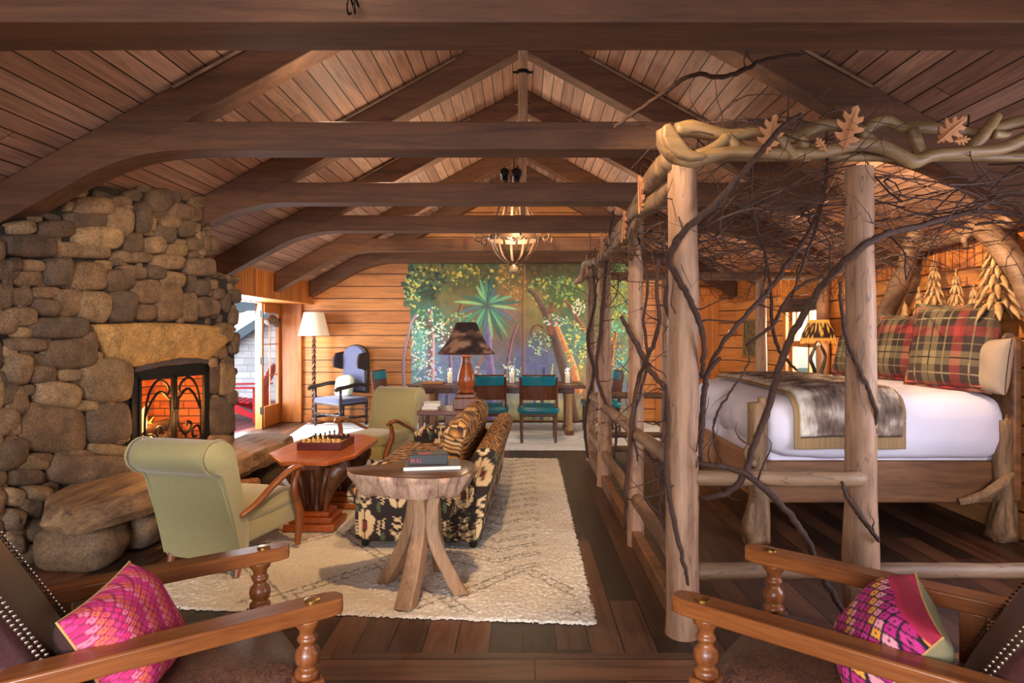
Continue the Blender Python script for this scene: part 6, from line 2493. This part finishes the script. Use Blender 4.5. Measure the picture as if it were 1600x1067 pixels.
def vine(label, pts, r, d=None, seed=1, twigs=2):
    """pts: (px,py,depth) triples resolved to points in the room, or plain xyz"""
    p3 = [P(a, b, c) for a, b, c in pts]
    base = min(p3, key=lambda q: q.z)
    o = thing('vine', label, 'vine', tuple(base), 0, VG)
    cl = cr(p3, 7)
    for i, q in enumerate(cl):
        q += Vector((.010 * nz(i * .45, seed), .010 * nz(i * .45, seed + 5), .010 * nz(i * .45, seed + 9)))
    n = len(cl)
    rad = [r * (1.0 - .35 * abs(2 * i / (n - 1) - 1) ** 2 + .16 * nz(i * .8, seed * 2)) for i in range(n)]
    rad[-1] *= .5
    MB().tube(cl, rad, 8, rough=.2, seed=seed).build('stem', M_vine, o, world=True, angle=180)
    rr_ = random.Random(seed)
    for k in range(twigs):
        i = rr_.randrange(3, n - 3)
        a = cl[i].copy()
        dr = Vector((rr_.uniform(-1, 1), rr_.uniform(-.5, .2), rr_.uniform(-.6, 1))).normalized()
        tp = [a]
        for s_ in range(5):
            dr = (dr + Vector((rr_.uniform(-.5, .5), rr_.uniform(-.4, .4), rr_.uniform(-.5, .5)))).normalized()
            tp.append(tp[-1] + dr * rr_.uniform(.03, .07))
        MB().tube(tp, [r * .4, r * .3, r * .25, r * .2, r * .12, r * .05], 6).build('side_shoot', M_vine, o, world=True, angle=180)
    return o


F = 3.19
vine('thick vine slanting from the front rail down round the front corner post', [(1252, 178, 3.12), (1225, 196, 3.14), (1195, 230, 3.16), (1150, 282, 3.2), (1110, 325, 3.2), (1072, 358, 3.18), (1050, 390, 3.2), (1047, 412, 3.2), (1062, 440, 3.18), (1082, 478, 3.18), (1098, 520, 3.2), (1099, 565, 3.24), (1095, 590, 3.3)], .017, seed=1, twigs=4)
vine('long vine crossing before the bed from the right beam to the front corner', [(1605, 338, 3.6), (1530, 330, 3.6), (1440, 352, 3.5), (1385, 366, 3.3), (1335, 395, 3.18), (1290, 440, 3.3), (1255, 492, 3.4), (1228, 545, 3.45), (1213, 590, 3.45), (1200, 640, 3.4), (1180, 690, 3.35), (1165, 735, 3.2), (1148, 762, 3.2), (1120, 775, 3.22), (1094, 778, 3.3)], .020, seed=2, twigs=3)
vine('dark vine drooping from the front corner post across to the right armchair', [(1092, 724, 3.2), (1120, 728, 3.18), (1160, 738, 3.17), (1200, 768, 3.16), (1235, 806, 3.15), (1262, 845, 3.12), (1275, 880, 3.1), (1296, 920, 3.05), (1318, 955, 3.05), (1350, 985, 3.1)], .017, seed=3, twigs=2)
vine('vine hugging the second front post from the pillow height to mid rail', [(1312, 440, 3.22), (1316, 490, 3.2), (1324, 535, 3.19), (1342, 575, 3.19), (1358, 612, 3.2), (1369, 645, 3.22), (1366, 680, 3.26)], .012, seed=4)
vine('short vine wrapping the second front post below the rail', [(1314, 752, 3.2), (1326, 780, 3.19), (1346, 808, 3.18), (1366, 836, 3.19), (1374, 846, 3.2)], .012, seed=5, twigs=1)
vine('dark upright vine just right of the front corner post beside the bed foot', [(1125, 560, 3.5), (1108, 578, 3.45), (1100, 610, 3.4), (1098, 650, 3.4), (1094, 690, 3.38), (1094, 728, 3.36), (1092, 740, 3.35)], .016, seed=6)
vine('vine rising from the bed foot up and right toward the far top rail', [(1100, 600, 3.7), (1112, 565, 3.75), (1140, 522, 3.8), (1172, 485, 3.9), (1205, 450, 4.0), (1228, 415, 4.0), (1248, 388, 4.0), (1275, 340, 3.9), (1288, 300, 3.7)], .015, seed=7, twigs=4)
vine('thin looping vine before the white bed foot', [(1172, 545, 3.9), (1168, 572, 3.9), (1150, 600, 3.9), (1128, 632, 3.9), (1116, 660, 3.9), (1116, 690, 3.9), (1126, 718, 3.9), (1130, 735, 3.9)], .007, seed=8, twigs=1)
vine('thick vine leaning across the second side post', [(970, 494, 4.5), (982, 515, 4.5), (1000, 548, 4.5), (1016, 578, 4.4), (1034, 600, 4.3), (1050, 622, 4.2)], .020, seed=9, twigs=2)
vine('vine between the second side post and the corner post, rising to the top', [(1030, 400, 4.2), (1026, 450, 4.2), (1030, 500, 4.2), (1020, 540, 4.3), (1008, 565, 4.4), (996, 600, 4.55), (988, 650, 4.55), (984, 700, 4.55), (978, 760, 4.6), (976, 830, 4.7)], .016, seed=10, twigs=4)
vine('vine climbing the inner side of the corner post to the carved rail', [(1052, 690, 3.5), (1040, 640, 3.6), (1050, 580, 3.6), (1052, 520, 3.55), (1040, 470, 3.5), (1050, 420, 3.45), (1062, 360, 3.45), (1050, 310, 3.4), (1056, 270, 3.35)], .013, seed=11, twigs=3)
vine('dark vine curling down the farthest side post', [(925, 410, 7.5), (930, 470, 7.5), (918, 530, 7.5), (928, 580, 7.5), (918, 625, 7.5), (914, 670, 7.5), (918, 716, 7.5)], .022, seed=12, twigs=3)
vine('dark vine winding down the third side post', [(958, 330, 6.2), (950, 390, 6.2), (944, 450, 6.25), (938, 520, 6.3), (932, 580, 6.3), (946, 630, 6.3), (962, 660, 6.25), (960, 720, 6.3)], .018, seed=13, twigs=4)
vine('vine dropping past the second side post outer edge', [(985, 320, 4.45), (1000, 380, 4.5), (1012, 440, 4.5), (1006, 500, 4.55), (1012, 560, 4.6), (1002, 610, 4.6), (990, 660, 4.55), (996, 720, 4.6)], .011, seed=14, twigs=3)
vine('slack vine hanging inside the canopy before the far posts', [(1195, 395, 5.6), (1204, 450, 5.6), (1206, 500, 5.6), (1214, 540, 5.6), (1232, 565, 5.6), (1246, 580, 5.7)], .016, seed=15, twigs=3)
vine('vine sweeping from the far right post up into the canopy', [(1285, 432, 4.6), (1262, 440, 4.6), (1240, 455, 4.6), (1222, 480, 4.6), (1210, 505, 4.6), (1190, 522, 4.6), (1165, 540, 4.6)], .014, seed=16, twigs=3)
vine('dark branch arching above the canopy across the ceiling', [(960, 200, 3.6), (985, 180, 3.6), (1030, 150, 3.6), (1080, 118, 3.6), (1130, 120, 3.5), (1165, 108, 3.5), (1200, 92, 3.5), (1262, 84, 3.5)], .013, seed=17, twigs=3)
vine('vine hanging in a loop from the canopy before the window', [(1290, 195, 3.3), (1292, 260, 3.35), (1284, 320, 3.4), (1270, 370, 3.6), (1252, 420, 3.7), (1236, 470, 3.8)], .009, seed=18, twigs=3)
vine('vine looping down from the carved rail to the left of the second front post', [(1176, 250, 3.3), (1174, 310, 3.4), (1184, 360, 3.5), (1196, 400, 3.6), (1196, 440, 3.7)], .009, seed=19, twigs=3)
vine('knotted vine along the side rail by the corner post', [(1008, 700, 4.2), (1020, 720, 4.0), (1034, 716, 3.8), (1026, 742, 3.8), (1038, 760, 3.7), (1030, 790, 3.7), (1038, 830, 3.6)], .012, seed=20, twigs=4)
vine('vine trailing down the corner post onto its foot', [(1040, 600, 3.25), (1044, 660, 3.22), (1040, 720, 3.21), (1046, 780, 3.2), (1056, 830, 3.2), (1068, 880, 3.2), (1076, 915, 3.2)], .011, seed=21, twigs=1)

# the fine brushwood nobody could count, woven over the canopy top
tw = MB()
rr = random.Random(21)


def walk(p, d, n, step, r0, wob, sink=0.0):
    pts = [p.copy()]
    for k in range(n):
        d = (d + Vector((rr.uniform(-wob, wob), rr.uniform(-wob, wob), rr.uniform(-wob, wob) * .7 - sink))).normalized()
        p = p + d * step * rr.uniform(.7, 1.3)
        if p.z > min(2.58, zc(p.x) - .36):
            d.z = -abs(d.z)
        if p.z < 1.85:
            d.z = abs(d.z)
        p.x = min(3.58, max(.7, p.x))
        pts.append(p.copy())
    rad = [r0 * (1 - .8 * k / n) for k in range(n + 1)]
    tw.tube(pts, rad, 4, caps=False)
    return pts


for k in range(250):
    p = Vector((rr.uniform(.9, 3.3), rr.uniform(3.35, 6.6) - (0.0 if rr.random() < .4 else 1.2 * rr.random()), rr.uniform(2.12, 2.44)))
    p.y = max(p.y, 3.36)
    p.z = min(p.z, zc(p.x) - .4)
    a = rr.uniform(0, 2 * pi)
    pts = walk(p, Vector((cos(a), sin(a) * .5, rr.uniform(-.25, .2))), 9, .10, rr.choice((.003, .004, .005, .007)), .38)
    for s_ in range(2):
        q = pts[rr.randrange(2, 8)]
        a = rr.uniform(0, 2 * pi)
        walk(q.copy(), Vector((cos(a), sin(a), rr.uniform(-.5, .5))), 5, .06, .0025, .5)
for k in range(60):    # along the left top
    p = Vector((PX + rr.uniform(-.12, .15), rr.uniform(3.5, 7.8), rr.uniform(2.05, 2.45)))
    walk(p, Vector((rr.uniform(-.6, .6), rr.uniform(-1, 1), rr.uniform(-.4, .2))), 7, .09, rr.choice((.004, .006, .008)), .45, .05)
for k in range(26):    # sprigs standing above the front rail
    p = Vector((rr.uniform(.9, 1.6), rr.uniform(3.2, 3.8), rr.uniform(2.5, 2.66)))
    pts = [p.copy()]
    d = Vector((rr.uniform(-1, 1), rr.uniform(-.5, .5), rr.uniform(-.2, .3))).normalized()
    for s_ in range(7):
        d = (d + Vector((rr.uniform(-.4, .4), rr.uniform(-.4, .4), rr.uniform(-.3, .3)))).normalized()
        pts.append(pts[-1] + d * .07)
    tw.tube(pts, [.005 * (1 - .1 * q) for q in range(8)], 4, caps=False)
for k in range(90):    # sprays on the posts
    x, y, r, zt, sd = POSTS[rr.choice((0, 2, 2, 3, 3, 4, 4))]
    a = rr.uniform(0, 2 * pi)
    p = Vector((x + r * 1.1 * cos(a), y + r * 1.1 * sin(a), rr.uniform(.5, 2.2)))
    d = Vector((cos(a) * .5, sin(a) * .5, rr.uniform(-1, 1))).normalized()
    pts = [p.copy()]
    for s_ in range(6):
        d = (d + Vector((rr.uniform(-.5, .5), rr.uniform(-.5, .5), rr.uniform(-.4, .4)))).normalized()
        pts.append(pts[-1] + d * .055)
    tw.tube(pts, [.004 * (1 - .12 * q) for q in range(7)], 4, caps=False)
o = tw.build('twig_tangle', M_twig, None, angle=180)
tag(o, 'tangle of thin brown twigs woven over the canopy and its posts', 'brushwood', kind='stuff')
